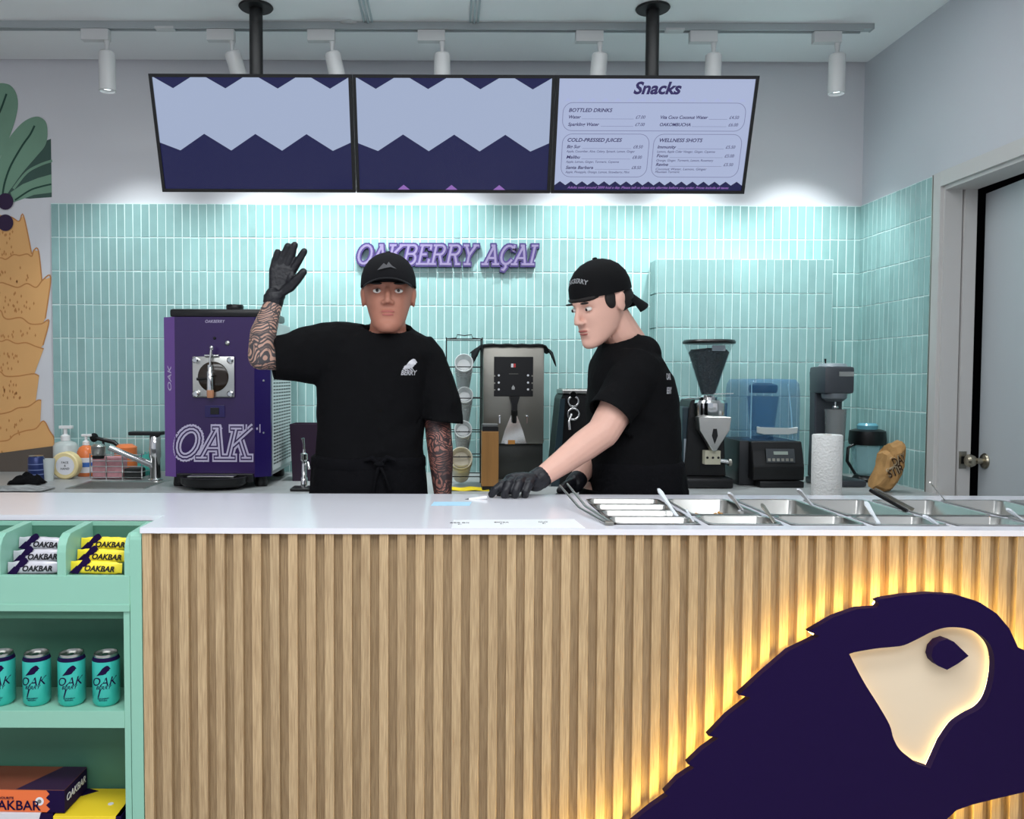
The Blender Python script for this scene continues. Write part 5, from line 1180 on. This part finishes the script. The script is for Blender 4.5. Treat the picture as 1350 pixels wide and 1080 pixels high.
for i, (a, b_) in enumerate((((1147, 646), (1196, 674)), ((1153, 645), (1204, 672)))):
    stick('scoop', ['black handled scoop resting in the fourth back pan', 'dull steel scoop resting in the fourth back pan beside the black one'][i], 'scoop', atz(a[0], a[1], WZ+.05), atz(b_[0], b_[1], WZ+.004), .004, M_black if i == 0 else M_steel_d, wd=.014)
stick('spoon', 'thin steel spoon leaning out of the fifth back pan', 'spoon', atz(1226, 636, WZ+.08), atz(1246, 660, WZ-.0), .0018, M_steel, bowl=.014)
# long steel tongs beside the slim trays
t = thing('steel_tongs', 'long steel tongs lying beside the narrow trays', 'tongs', tuple(atz(803, 690, WZ+.004)))
for k, (a, b_) in enumerate((((738, 640), (800, 690)), ((748, 638), (806, 689)))):
    A = atz(a[0], a[1], WZ+.055)-t.location; mb = MB(); Bq = atz(b_[0], b_[1], WZ+.005)-t.location
    M1 = A.lerp(Bq, .45)+V((0, 0, -.018)); w2 = V((.004, 0, 0))
    mb.tube([A, M1, Bq], [.0028, .0035, .0045], 8).build('tong_arm', M_steel, t, smooth=50)
MB().box(-.012, .010, -.012, .006, -.003, .006, bev=.002).build('hinge', M_steel_d, t)
# ================================================================ PEOPLE
def limb(mb, pts, seg=16):
    """tapered capsule chain: pts = [(Vector, radius)]"""
    P = [(V(p), r) for p, r in pts]
    for (a, ra), (b_, rb) in zip(P, P[1:]):
        d = b_-a; x, y = frame_of(d); rs = []
        n = 4
        for k in range(n): 
            th = PI/2*(1-k/n); c = a-d.normalized()*ra*math.sin(th); rr = ra*math.cos(th)+1e-4
            rs.append([c+(x*math.cos(2*PI*j/seg)+y*math.sin(2*PI*j/seg))*rr for j in range(seg)])
        rs.append([a+(x*math.cos(2*PI*j/seg)+y*math.sin(2*PI*j/seg))*ra for j in range(seg)])
        for k in range(n+1):
            th = PI/2*k/n; c = b_+d.normalized()*rb*math.sin(th); rr = rb*math.cos(th)+1e-4
            rs.append([c+(x*math.cos(2*PI*j/seg)+y*math.sin(2*PI*j/seg))*rr for j in range(seg)])
        mb.rings(rs)
    return mb
def torso(mb, rows, seg=28, p=2.3):
    """rows = [(centre, half width vector, half depth vector)] bottom to top, superellipse sections"""
    rs = []
    for c, a, b_ in rows:
        r = []
        for j in range(seg):
            t = 2*PI*j/seg; cs, sn = math.cos(t), math.sin(t)
            r.append(V(c)+V(a)*math.copysign(abs(cs)**(2/p), cs)+V(b_)*math.copysign(abs(sn)**(2/p), sn))
        rs.append(r)
    return mb.rings(rs)
def remesh(name, mb, vox, m, parent, smooth_it=3, world=True, post=None, fac=.5):
    bmesh.ops.recalc_face_normals(mb.b, faces=mb.b.faces)
    me = bpy.data.meshes.new('t'); mb.b.to_mesh(me); mb.b.free(); o = bpy.data.objects.new('t', me); C.objects.link(o)
    r = o.modifiers.new('r', 'REMESH'); r.mode = 'VOXEL'; r.voxel_size = vox; r.use_smooth_shade = True
    s_ = o.modifiers.new('s', 'SMOOTH'); s_.factor = fac; s_.iterations = smooth_it
    dg = bpy.context.evaluated_depsgraph_get(); dg.update(); out = bpy.data.meshes.new_from_object(o.evaluated_get(dg)); bpy.data.objects.remove(o)
    if post:
        bm = bmesh.new(); bm.from_mesh(out); post(bm); bm.to_mesh(out); bm.free()
    if world and parent is not None: out.transform(Matrix.Translation(-parent.location))
    out.materials.clear()
    for x in (m if isinstance(m, (list, tuple)) else [m]): out.materials.append(x)
    for p in out.polygons: p.use_smooth = True
    return link(name, out, parent)
def head_mb(mb, H, fem=0):
    T = [(-.118, .016, -.084, -.056), (-.112, .029, -.091, -.035), (-.100, .041, -.094, .0), (-.082, .0505, -.092, .036), (-.060, .0570, -.089, .054), (-.035, .0640, -.087, .072), (-.010, .0695, -.086, .088), (.015, .0730, -.087, .098), (.040, .0745, -.086, .103), (.065, .0715, -.078, .101), (.088, .0620, -.061, .090), (.105, .0460, -.040, .070), (.115, .027, -.015, .046), (.1185, .010, .005, .026)]
    rs = []; n = 48; m_ = 44
    for k in range(m_+1):
        z = T[0][0]+(T[-1][0]-T[0][0])*k/m_
        for a, b_ in zip(T, T[1:]):
            if a[0] <= z+1e-9 and z <= b_[0]+1e-9: break
        t = (z-a[0])/(b_[0]-a[0]); w_, yf, yb = (a[q]+(b_[q]-a[q])*t for q in (1, 2, 3)); r = []
        for j in range(n):
            an = 2*PI*j/n; c, s_ = math.cos(an), math.sin(an); yc = yf+(yb-yf)*.56
            y = yc+(yb-yc)*s_ if s_ > 0 else yc+(yc-yf)*s_
            x = w_*math.copysign(abs(c)**.92, c)
            if s_ < 0:
                for e_ in (-1, 1):
                    y += .011*math.exp(-(((x-e_*.031)/.0135)**2+((z-.001)/.011)**2))      # eye sockets
                    y -= .004*math.exp(-(((x-e_*.040)/.016)**2+((z+.032)/.018)**2))      # cheekbones
                y -= .005*math.exp(-((x/.045)**2+((z-.021)/.009)**2))                    # brow
                y -= .005*math.exp(-((x/.018)**2+((z+.103)/.012)**2))                    # chin
                y += .004*math.exp(-((x/.02)**2+((z+.085)/.006)**2))
            r.append(H @ V((x, y, z)))
        rs.append(r)
    mb.rings(rs); e = lambda c, r: _e(mb, c, r, H)
    for s_ in (-1, 1):
        e((s_*.0125, -.0945, -.035), (.0075, .010, .0065)); e((s_*.0755, .014, -.006), (.006, .017, .030)); e((s_*.079, .020, .006), (.0055, .013, .019))
    limb(mb, [(H @ V((0, -.084, .012)), .0075), (H @ V((0, -.103, -.026)), .0098)]); e((0, -.1035, -.031), (.0105, .010, .0085))
    e((0, -.0870, -.0605), (.023, .0085, .0055)); e((0, -.0860, -.0700), (.019, .0085, .0060))
    return mb
def _e(mb, c, r, H):
    q = bmesh.ops.create_uvsphere(mb.b, u_segments=20, v_segments=12, radius=1)['verts']
    for v in q: v.co = H @ V((c[0]+v.co.x*r[0], c[1]+v.co.y*r[1], c[2]+v.co.z*r[2]))
def face_parts(t, H, hair=True):
    off = Matrix.Translation(-t.location)
    def put(name, m, *els):
        mb = MB()
        for c, r in els: _e(mb, c, r, off @ H)
        return mb.build(name, m, t, smooth=80)
    for s_ in (-1, 1):
        ey = put('eye', M_eye, ((s_*.031, -.0745, .001), (.0125, .0095, .0068))); put('iris', M_iris, ((s_*.031, -.0832, .001), (.0046, .0016, .0046))).parent = ey
        put('eyebrow', M_hair, ((s_*.033, -.0855, .021), (.018, .006, .0034)))
    put('lips', M_lip, ((0, -.0905, -.0605), (.020, .0058, .0040)), ((0, -.0895, -.0695), (.017, .0062, .0046)))
def cap_(t, H, m, back, badge):
    off = Matrix.Translation(-t.location); K = off @ H
    # crown dome with eight panels and a button
    mb = MB(); rs = []; n = 32
    for k, f in enumerate((0, .12, .3, .5, .68, .84, .95)):
        th = f*PI/2; r_ = math.cos(th); zz = math.sin(th)
        rs.append([K @ V((.0835*r_*math.cos(2*PI*j/n)*(1-.004*(j % 4 == 0)), .012+.103*r_*math.sin(2*PI*j/n)*(1-.004*(j % 4 == 0)), .034+.094*zz**.92)) for j in range(n)])
    rs.insert(0, [K @ V((.0835*math.cos(2*PI*j/n), .012+.103*math.sin(2*PI*j/n), .024)) for j in range(n)])
    c = mb.rings(rs).build('cap_crown', m, t, smooth=50)
    q = MB(); _e(q, (0, .012, .129), (.008, .008, .004), K); q.build('cap_button', m, t, smooth=60)
    s_ = 1 if back else -1; br = MB(); top, bot = [], []
    M_ = 14; rings_ = []
    for i in range(M_+1):
        a = -math.radians(62)+math.radians(124)*i/M_; col = []
        for f in (0, .35, .7, .93, 1):
            x = .080*math.sin(a)*(1+.02*f); ext = .072*f*math.cos(a*1.25)**.5 if abs(a*1.25) < PI/2 else 0
            y = .012+s_*(.096*math.cos(a)+ext); z = .040-.014*f-.35*x*x/.08*.6
            if back: z = .016-.052*f-.2*x*x/.08
            col.append((x, y, z))
        rings_.append(col)
    for i in range(M_+1): top.append([K @ V(p) for p in rings_[i]]); bot.append([K @ V((p[0], p[1], p[2]-.003)) for p in rings_[i]][::-1])
    br.rings([a+b_ for a, b_ in zip(top, bot)]).build('cap_brim', m, t, smooth=50)
    return c
def hand(mb, wrist, rw, knuckles, fingers, thumb, infl=0, palm_r=.0125):
    """fingers: list of chains of (point, radius); knuckles = first points"""
    limb(mb, [(wrist[0], rw), (wrist[1], rw*.95+infl)])
    ks = [f[0][0] for f in fingers]
    for a, b_ in zip(ks, ks[1:]): limb(mb, [(a, palm_r+infl), (b_, palm_r+infl)])
    for k in ks:
        limb(mb, [(wrist[1], palm_r*1.35+infl), (k, palm_r*.98+infl)])
    for a, b_ in zip(ks, ks[1:]): limb(mb, [(wrist[1], palm_r*1.3+infl), ((a+b_)/2, palm_r+infl)])
    for f in fingers: limb(mb, [(p, r+infl) for p, r in f], 12)
    limb(mb, [(wrist[1], palm_r+infl), (thumb[0][0], thumb[0][1]+infl)]); limb(mb, [(thumb[0][0], thumb[0][1]+infl), (ks[0], palm_r*.9+infl)])
    limb(mb, [(p, r+infl) for p, r in thumb], 12)
def skin_split(o, fns):
    me = o.data
    for p in me.polygons:
        c = p.center+o.parent.location
        for idx, f in fns:
            if f(c): p.material_index = idx; break
def wrinkle(bm, amp, sc_=9, seed=0, zstretch=1.0):
    bm.normal_update()
    for v in bm.verts:
        q = V((v.co.x*sc_, v.co.y*sc_, v.co.z*sc_*zstretch))+V((seed, 0, 0)); n_ = noise.noise(q)+.5*noise.noise(q*2.3)
        ridge = 1-abs(n_)*2
        v.co += v.normal*amp*(.55*n_+.35*ridge)
def cut_plane(pt, nrm, rad):
    """open a garment end: delete the cap faces just beyond a plane near a point"""
    def f(bm):
        fs = [q for q in bm.faces if (q.calc_center_median()-pt).length < rad and (q.calc_center_median()-pt).dot(nrm) > 0]
        bmesh.ops.delete(bm, geom=fs, context='FACES')
        q = [e for e in bm.edges if e.is_boundary and (e.verts[0].co-pt).length < rad*1.4]
        # flatten the hem and turn it inwards
        vs = {v for e in q for v in e.verts}
        for v in vs: v.co -= nrm*(v.co-pt).dot(nrm)
        r = bmesh.ops.extrude_edge_only(bm, edges=q); nv = [v for v in r['geom'] if isinstance(v, bmesh.types.BMVert)]
        for v in nv: v.co = v.co+(pt-v.co)*.10-nrm*.012
    return f
def legs(mb, pel, spread, Yc):
    for s_ in (-1, 1):
        limb(mb, [(V((pel.x+s_*.09, Yc, .93)), .095), (V((pel.x+s_*spread, Yc-.01, .50)), .062), (V((pel.x+s_*spread, Yc+.01, .12)), .045)])
        limb(mb, [(V((pel.x+s_*spread, Yc+.02, .06)), .045), (V((pel.x+s_*spread*1.1, Yc-.13, .045)), .035)])
def trousers_shoes(t, pel, spread, Yc):
    for s_ in (-1, 1):
        mb = MB(); torso(mb, [((pel.x+s_*spread, Yc+.01, .09), (.072, 0, 0), (0, .082, 0)), ((pel.x+s_*spread, Yc, .5), (.082, 0, 0), (0, .09, 0)), ((pel.x+s_*.085, Yc, .97), (.098, 0, 0), (0, .125, 0))])
        mb.build('trouser_leg', M_cloth, t, world=True, smooth=60)
        mb = MB(); X_ = pel.x+s_*spread
        torso(mb, [((X_, Yc-.04, .0), (.052, 0, 0), (0, .145, 0)), ((X_, Yc-.04, .03), (.054, 0, 0), (0, .148, 0)), ((X_, Yc-.03, .07), (.048, 0, 0), (0, .13, 0)), ((X_, Yc+.03, .11), (.048, 0, 0), (0, .07, 0))])
        mb.build('shoe', M_black, t, world=True, smooth=60)
# ---------------------------------------------------------------- left worker, waving
Y1 = 2.84; S1 = Y1/F
A1 = lambda u, v, Y=Y1: at(u, v, Y)
m1 = thing('person', 'person in black cap and t-shirt with tattooed arms, waving a black gloved hand', 'person', (A1(487, 640).x, Y1, 0))
HC1 = A1(512, 389, 2.80)
H1 = Matrix.Translation(HC1) @ Matrix.Rotation(math.radians(3), 4, 'Z') @ Matrix.Rotation(math.radians(-3), 4, 'X') @ Matrix.Diagonal((1.12, 1.08, 1.12, 1))
YH = 2.74
W1 = A1(362, 391, YH); Wb = A1(361, 399, YH)
fg1 = [[(A1(385, 358, YH), .0125), (A1(394, 343, YH-.004), .0108), (A1(401, 331.5, YH-.012), .0092)],
       [(A1(377, 353, YH), .0125), (A1(384, 337, YH-.003), .0108), (A1(388.5, 323, YH-.008), .0090)],
       [(A1(368.5, 352, YH), .012), (A1(374, 338, YH-.003), .0106), (A1(379.5, 324.5, YH-.010), .0090)],
       [(A1(360.5, 356, YH), .0115), (A1(362.5, 344, YH-.004), .0098), (A1(366, 332.5, YH-.012), .0084)]]
th1 = [(A1(383, 378, YH-.012), .0145), (A1(392, 368.5, YH-.022), .0125), (A1(400, 358.5, YH-.026), .0102)]
EL1 = A1(345, 470, 2.72); SH1 = A1(432, 462, 2.84)
b1 = MB(); head_mb(b1, H1)
limb(b1, [(A1(511, 452, 2.86), .068), (A1(512, 412, 2.845), .056)])
torso(b1, [((A1(487, 690).x, Y1, A1(487, 690).z), (.165, 0, 0), (0, .11, 0)), ((A1(487, 640).x, Y1, A1(487, 640).z), (.16, 0, 0), (0, .105, 0)), ((A1(488, 560).x, Y1, A1(488, 560).z), (.155, 0, 0), (0, .10, 0)),
           ((A1(491, 500).x, Y1, A1(491, 500).z), (.165, 0, 0), (0, .105, 0)), ((A1(498, 462).x, Y1, A1(498, 462).z), (.175, 0, 0), (0, .09, 0)), ((A1(508, 440).x, Y1+.01, A1(508, 440).z), (.09, 0, 0), (0, .06, 0))])
limb(b1, [(A1(470, 462, 2.85), .075), (SH1, .062), (A1(385, 470, 2.77), .050), (EL1, .043)])
limb(b1, [(EL1, .045), (A1(347, 440, 2.72), .043), (A1(357, 410, 2.735), .033), (Wb, .0295), (W1, .028)])
hand(b1, (Wb, W1), .028, None, fg1, th1)
SL1 = A1(560, 474, 2.84); EB1 = A1(577, 560, 2.84); WR1 = A1(584, 655, 2.76)
limb(b1, [(A1(535, 470, 2.85), .065), (SL1, .052), (EB1, .045), (A1(581, 600, 2.80), .043), (WR1, .029)])
P0 = WR1; dn = V((.0, -.02, -1)).normalized()
fg2 = [[(P0+V((-.03+.02*k, -.01, -.09)), .011), (P0+V((-.032+.021*k, -.022, -.13)), .0098), (P0+V((-.03+.02*k, -.04, -.165+.006*abs(k-1))), .008)] for k in range(4)]
hand(b1, (WR1, WR1+dn*.03), .027, None, fg2, [(P0+V((-.035, -.02, -.05)), .0125), (P0+V((-.045, -.035, -.09)), .0105), (P0+V((-.04, -.045, -.115)), .009)])
legs(b1, m1.location, .12, Y1)
body1 = remesh('body', b1, .0042, [M_skin1, M_tat1, M_tat2], m1, 3)
skin_split(body1, [(1, lambda c: c.x < A1(385, 470).x and c.z > 1.25), (2, lambda c: c.x > A1(556, 500).x and c.z < A1(0, 505).z)])
face_parts(m1, H1)
g1 = MB(); hand(g1, (Wb+(W1-Wb)*.1, W1), .0315, None, fg1, th1, infl=.0022)
torso(g1, [(tuple(A1(361.5, 396, YH)), (.036, 0, .008), (0, .032, 0)), (tuple(A1(362, 386, YH)), (.035, 0, .007), (0, .030, 0))])
remesh('glove', g1, .003, M_glove, m1, 2)
# hair at the temples and back
hb_ = MB(); _e(hb_, (0, .034, .0), (.078, .082, .052), Matrix.Translation(-m1.location) @ H1); hb_.build('hair', M_hair, m1, smooth=80)
M_cap1 = mat('cap_cloth', (22, 22, 25), .85, spec=.2)
cap1 = cap_(m1, H1, M_cap1, False, None)
K1 = Matrix.Translation(-m1.location) @ H1
bd = MB().prism([(-.030, -.012), (-.012, .010), (-.004, .004), (.002, .014), (.012, .002), (.026, -.008), (.008, -.002), (-.010, -.006)], -.0005, .0005).build('cap_badge', mat('grey_print', (120, 120, 124), .7), m1)
for v in bd.data.vertices: v.co = K1 @ V((v.co.x, -.0895+ (v.co.z+.0)*.45, v.co.z+.070))
# shirt
s1 = MB()
def tr(rows, Yc=Y1):
    out = []
    for u, v, hw_, d_ in rows: p = at(u, v, Yc); out.append((tuple(p), (hw_*Yc/F, 0, 0), (0, d_, 0)))
    return out
torso(s1, tr([(487, 612, 73, .125), (487, 590, 71, .122), (488, 560, 70, .12), (490, 520, 71, .125), (493, 490, 75, .128), (497, 465, 80, .12), (502, 448, 66, .10), (508, 437, 42, .082), (510, 430, 29, .070), (511, 424, 26, .066)]), 36, 2.4)
limb(s1, [(A1(480, 465), .095), (A1(440, 462, 2.83), .096)]); limb(s1, [(A1(500, 450, 2.86), .050), (A1(455, 446, 2.85), .055), (A1(425, 446, 2.83), .055)])
def sleeve(mb, rows, seg=24):
    rs = []
    for i, (c, r1_, r2_) in enumerate(rows):
        a = V(rows[max(0, i-1)][0]); b_ = V(rows[min(len(rows)-1, i+1)][0]); d = (b_-a).normalized(); x, y = frame_of(d)
        rs.append([V(c)+(x*math.cos(2*PI*j/seg)*r1_+y*math.sin(2*PI*j/seg)*r2_) for j in range(seg)])
    mb.rings(rs)
e1 = A1(360, 471, 2.745); e0 = A1(385, 470, 2.765)
sleeve(s1, [(A1(455, 466, 2.84), .10, .10), (A1(430, 466, 2.82), .092, .105), (A1(405, 468, 2.79), .082, .096), (e0, .074, .080), (e1+(e1-e0)*.12, .068, .071)])
limb(s1, [(A1(525, 460), .080), (A1(553, 467), .064)])
f1 = A1(584.5, 556, 2.82); f0 = A1(583, 535, 2.825)
sleeve(s1, [(A1(548, 462, 2.84), .070, .070), (A1(562, 476, 2.84), .060, .066), (A1(573, 503, 2.835), .057, .064), (f0, .062, .064), (f1+(f1-f0)*.25, .066, .066)])
def post1(bm):
    wrinkle(bm, .008, 8, 3)
    cut_plane(e1, (e1-e0).normalized(), .105)(bm); cut_plane(f1, (V((-.12, -.02, -1))).normalized(), .095)(bm)
    npt = A1(511, 432, 2.83); cut_plane(npt, V((0, -.30, 1)).normalized(), .088)(bm)
shirt1 = remesh('t_shirt', s1, .007, M_cloth, m1, 4, post=post1)
trousers_shoes(m1, m1.location, .12, Y1)
# apron, waist tie
ap1 = MB(); torso(ap1, tr([(487, 800, 90, .17), (486, 700, 82, .150), (486, 650, 78, .140), (486, 606, 74, .131), (486, 598, 73, .129)]), 40, 2.4)
def posta(bm): wrinkle(bm, .006, 14, 9, .35)
remesh('apron', ap1, .009, M_apron, m1, 2, post=posta)
wb = MB(); torso(wb, tr([(486, 615, 75, .134), (486, 613, 76, .1355), (486, 603, 75.5, .1345), (486, 601, 74.5, .133)]), 40, 2.4); wb.build('apron_waistband', M_apron, m1, world=True, smooth=60)
kn = MB(); kc = A1(500, 612, Y1-.142)
for d in ((-.045, .0, .012), (.05, -.004, .014)): limb(kn, [(kc, .006), (kc+V((d[0]*.5, -.006, d[2]+.008)), .008), (kc+V(d), .006)])
for d in ((-.02, -.005, -.10), (.035, -.006, -.085)): limb(kn, [(kc, .006), (kc+V((d[0]*.6, d[1], d[2]*.5)), .005), (kc+V(d), .005)])
limb(kn, [(kc+V((-.008, -.002, 0)), .010), (kc+V((.008, -.002, 0)), .010)]); kn.build('apron_bow', M_apron, m1, world=True, smooth=60)
def on_shirt(o, shirt, off=.002):
    conform(o, shirt, off)
c_ = A1(538, 487, 2.73)-m1.location
o = MB().prism(bird_poly(.045, c_.x+.004, c_.z+.012), -.0003, .0003).build('shirt_bird_print', M_txt_w, m1)
bmx = bmesh.new(); bmx.from_mesh(o.data); bmesh.ops.triangulate(bmx, faces=bmx.faces); bmesh.ops.subdivide_edges(bmx, edges=bmx.edges, cuts=2); bmx.to_mesh(o.data); bmx.free(); conform(o, shirt1, .003)
for s_, dz, w_ in (('OAK', .004, .035), ('BERRY', -.012, .052)):
    o = text(s_, .022, M_txt_w, m1, shear=.25, bold=.03, width=w_, M=Matrix.Translation((c_.x+.001, 0, c_.z+dz))); conform(o, shirt1, .0036)
# ---------------------------------------------------------------- right worker, leaning over the counter
Y2 = 2.86
m2 = thing('person', 'person in backward black cap leaning over the worktop with a gloved hand', 'person', (at(835, 640, Y2).x, Y2, 0))
A2 = lambda u, v, Y=Y2: at(u, v, Y)
H2 = Matrix.Translation(A2(790, 399, 2.79)) @ Matrix.Rotation(math.radians(-58), 4, 'Z') @ Matrix.Rotation(math.radians(20), 4, 'X') @ Matrix.Diagonal((1.10, 1.10, 1.12, 1))
b2 = MB(); head_mb(b2, H2)
limb(b2, [(A2(826, 455, 2.86), .070), (A2(806, 415, 2.82), .056)])
def tr2(rows): return [(tuple(at(u, v, Y2)), (hw_*Y2/F, 0, 0), (0, d_, 0)) for u, v, hw_, d_ in rows]
torso(b2, tr2([(842, 700, 56, .155), (838, 640, 53, .15), (836, 560, 52, .15), (833, 510, 50, .165), (829, 475, 42, .165), (826, 455, 26, .08)]))
N2 = A2(838, 492, 2.74); E2 = A2(795, 570, 2.66)
limb(b2, [(A2(832, 480, 2.82), .07), (N2, .062), (A2(815, 535, 2.69), .058), (E2, .052)])
W2 = A2(706, 634, 2.575); W2b = A2(714, 629, 2.585)
limb(b2, [(E2, .051), (A2(770, 588, 2.64), .049), (A2(742, 609, 2.615), .040), (W2b, .031), (W2, .030)])
fg3 = [[(A2(672, 633.5, 2.545), .0115), (A2(662, 639, 2.515), .0105), (A2(653, 646, 2.51), .0095), (A2(648, 652, 2.515), .008)],
       [(A2(679, 631.5, 2.54), .0125), (A2(671, 638, 2.503), .0115), (A2(667, 647, 2.492), .010), (A2(665, 653, 2.50), .009)],
       [(A2(690, 630.5, 2.545), .0125), (A2(684, 637, 2.505), .0118), (A2(680, 647, 2.493), .0105), (A2(679, 653, 2.50), .009)],
       [(A2(701, 632, 2.55), .012), (A2(697, 639, 2.515), .0112), (A2(693, 648, 2.503), .010), (A2(692, 653, 2.51), .009)]]
th3 = [(A2(694, 640, 2.60), .0145), (A2(675, 645, 2.578), .0120), (A2(659, 650, 2.556), .010)]
hand(b2, (W2b, W2), .029, None, fg3, th3)
F2 = A2(822, 490, 2.98); G2_ = A2(792, 585, 2.93); W3 = A2(762, 632, 2.80)
limb(b2, [(A2(830, 480, 2.9), .07), (F2, .06), (G2_, .045), (A2(775, 612, 2.86), .040), (W3, .029)])
fg4 = [[(W3+V((-.055, -.07+.018*k, -.03-.006*k)), .0112), (W3+V((-.08, -.08+.018*k, -.05-.006*k)), .010), (W3+V((-.085, -.085+.018*k, -.075-.005*k)), .0085)] for k in range(4)]
th4 = [(W3+V((-.03, -.05, -.005)), .013), (W3+V((-.055, -.085, -.01)), .011), (W3+V((-.075, -.10, -.025)), .009)]
hand(b2, (W3, W3+V((-.015, -.02, -.012))), .028, None, fg4, th4)
legs(b2, m2.location, .13, Y2)
body2 = remesh('body', b2, .0042, [M_skin2], m2, 3)
face_parts(m2, H2)
g2 = MB(); hand(g2, (W2b+(W2-W2b)*.1, W2), .033, None, fg3, th3, infl=.0030, palm_r=.0165); limb(g2, [(W2b, .0345), (W2b+(W2-W2b)*1.0, .0335)])
remesh('glove', g2, .003, M_glove, m2, 1)
g3 = MB(); hand(g3, (W3, W3+V((-.015, -.02, -.012))), .032, None, fg4, th4, infl=.002); remesh('glove', g3, .003, M_glove, m2, 1)
hb_ = MB(); _e(hb_, (0, .036, -.004), (.0785, .080, .050), Matrix.Translation(-m2.location) @ H2); _e(hb_, (0, -.050, .030), (.060, .042, .014), Matrix.Translation(-m2.location) @ H2)
for s_ in (-1, 1): _e(hb_, (s_*.066, -.012, .012), (.010, .022, .030), Matrix.Translation(-m2.location) @ H2)
hb_.build('hair', M_hair, m2, smooth=80)
H2c = H2 @ Matrix.Rotation(math.radians(-6), 4, 'X')
cap2 = cap_(m2, H2c, mat('black_cap_cloth', (12, 12, 14), .85, spec=.2), True, None)
K = Matrix.Translation(-m2.location) @ H2c
cm = cap2.data.copy(); cm.transform(K.inverted()); co_ = bpy.data.objects.new('t', cm)
tl_ = text('OAKBERRY', .017, mat('pale_print', (190, 192, 196), .7), m2, 'cap_lettering', bold=.03, M=Matrix.Translation((0, 0, .078)))
for v in tl_.data.vertices: v.co.z -= v.co.x**2*6
conform(tl_, co_, .0015); tl_.data.transform(K); bpy.data.objects.remove(co_)
s2 = MB()
torso(s2, tr2([(838, 640, 60, .172), (836, 600, 59, .17), (834, 560, 59, .17), (832, 525, 58, .178), (829, 498, 54, .185), (826, 476, 45, .175), (823, 459, 33, .12), (818, 446, 26, .085), (815, 439, 24, .076)]), 36, 2.4)
limb(s2, [(A2(832, 478, 2.86), .085), (A2(846, 470, 2.80), .07)]); limb(s2, [(A2(832, 480, 2.86), .09), (A2(838, 490, 2.77), .082)]); limb(s2, [(A2(828, 485, 2.88), .085), (F2, .078)])
h1 = A2(803, 548, 2.665); h0 = A2(815, 528, 2.69)
sleeve(s2, [(A2(842, 482, 2.76), .078, .085), (A2(834, 502, 2.72), .078, .083), (h0, .072, .078), (h1+(h1-h0)*.25, .070, .076)])
k1 = A2(800, 560, 2.95); k0 = A2(806, 540, 2.955)
sleeve(s2, [(F2, .072, .076), (k0, .066, .07), (k1, .065, .068)])
def post2(bm):
    wrinkle(bm, .008, 8, 17)
    cut_plane(h1, (h1-h0).normalized(), .115)(bm)
    npt = A2(815, 443.5, 2.84); cut_plane(npt, V((-.30, -.25, 1)).normalized(), .105)(bm)
shirt2 = remesh('t_shirt', s2, .007, M_cloth, m2, 4, post=post2)
# short print on the back edge of the shirt
for v, s_ in ((497, 'OAK'), (515, 'BERRY')):
    p = A2(876, v, 2.76)-m2.location; o = text(s_, .03, M_txt_w, m2, shear=.2, bold=.02, width=.02, M=Matrix.Translation((p.x, 0, p.z))); conform(o, shirt2, .002)
trousers_shoes(m2, m2.location, .13, Y2)
ap2 = MB(); torso(ap2, tr2([(842, 800, 80, .22), (841, 690, 70, .20), (839, 650, 64, .186), (837, 612, 61, .178), (837, 605, 60, .176)]), 40, 2.4)
remesh('apron', ap2, .009, M_apron, m2, 2, post=posta)
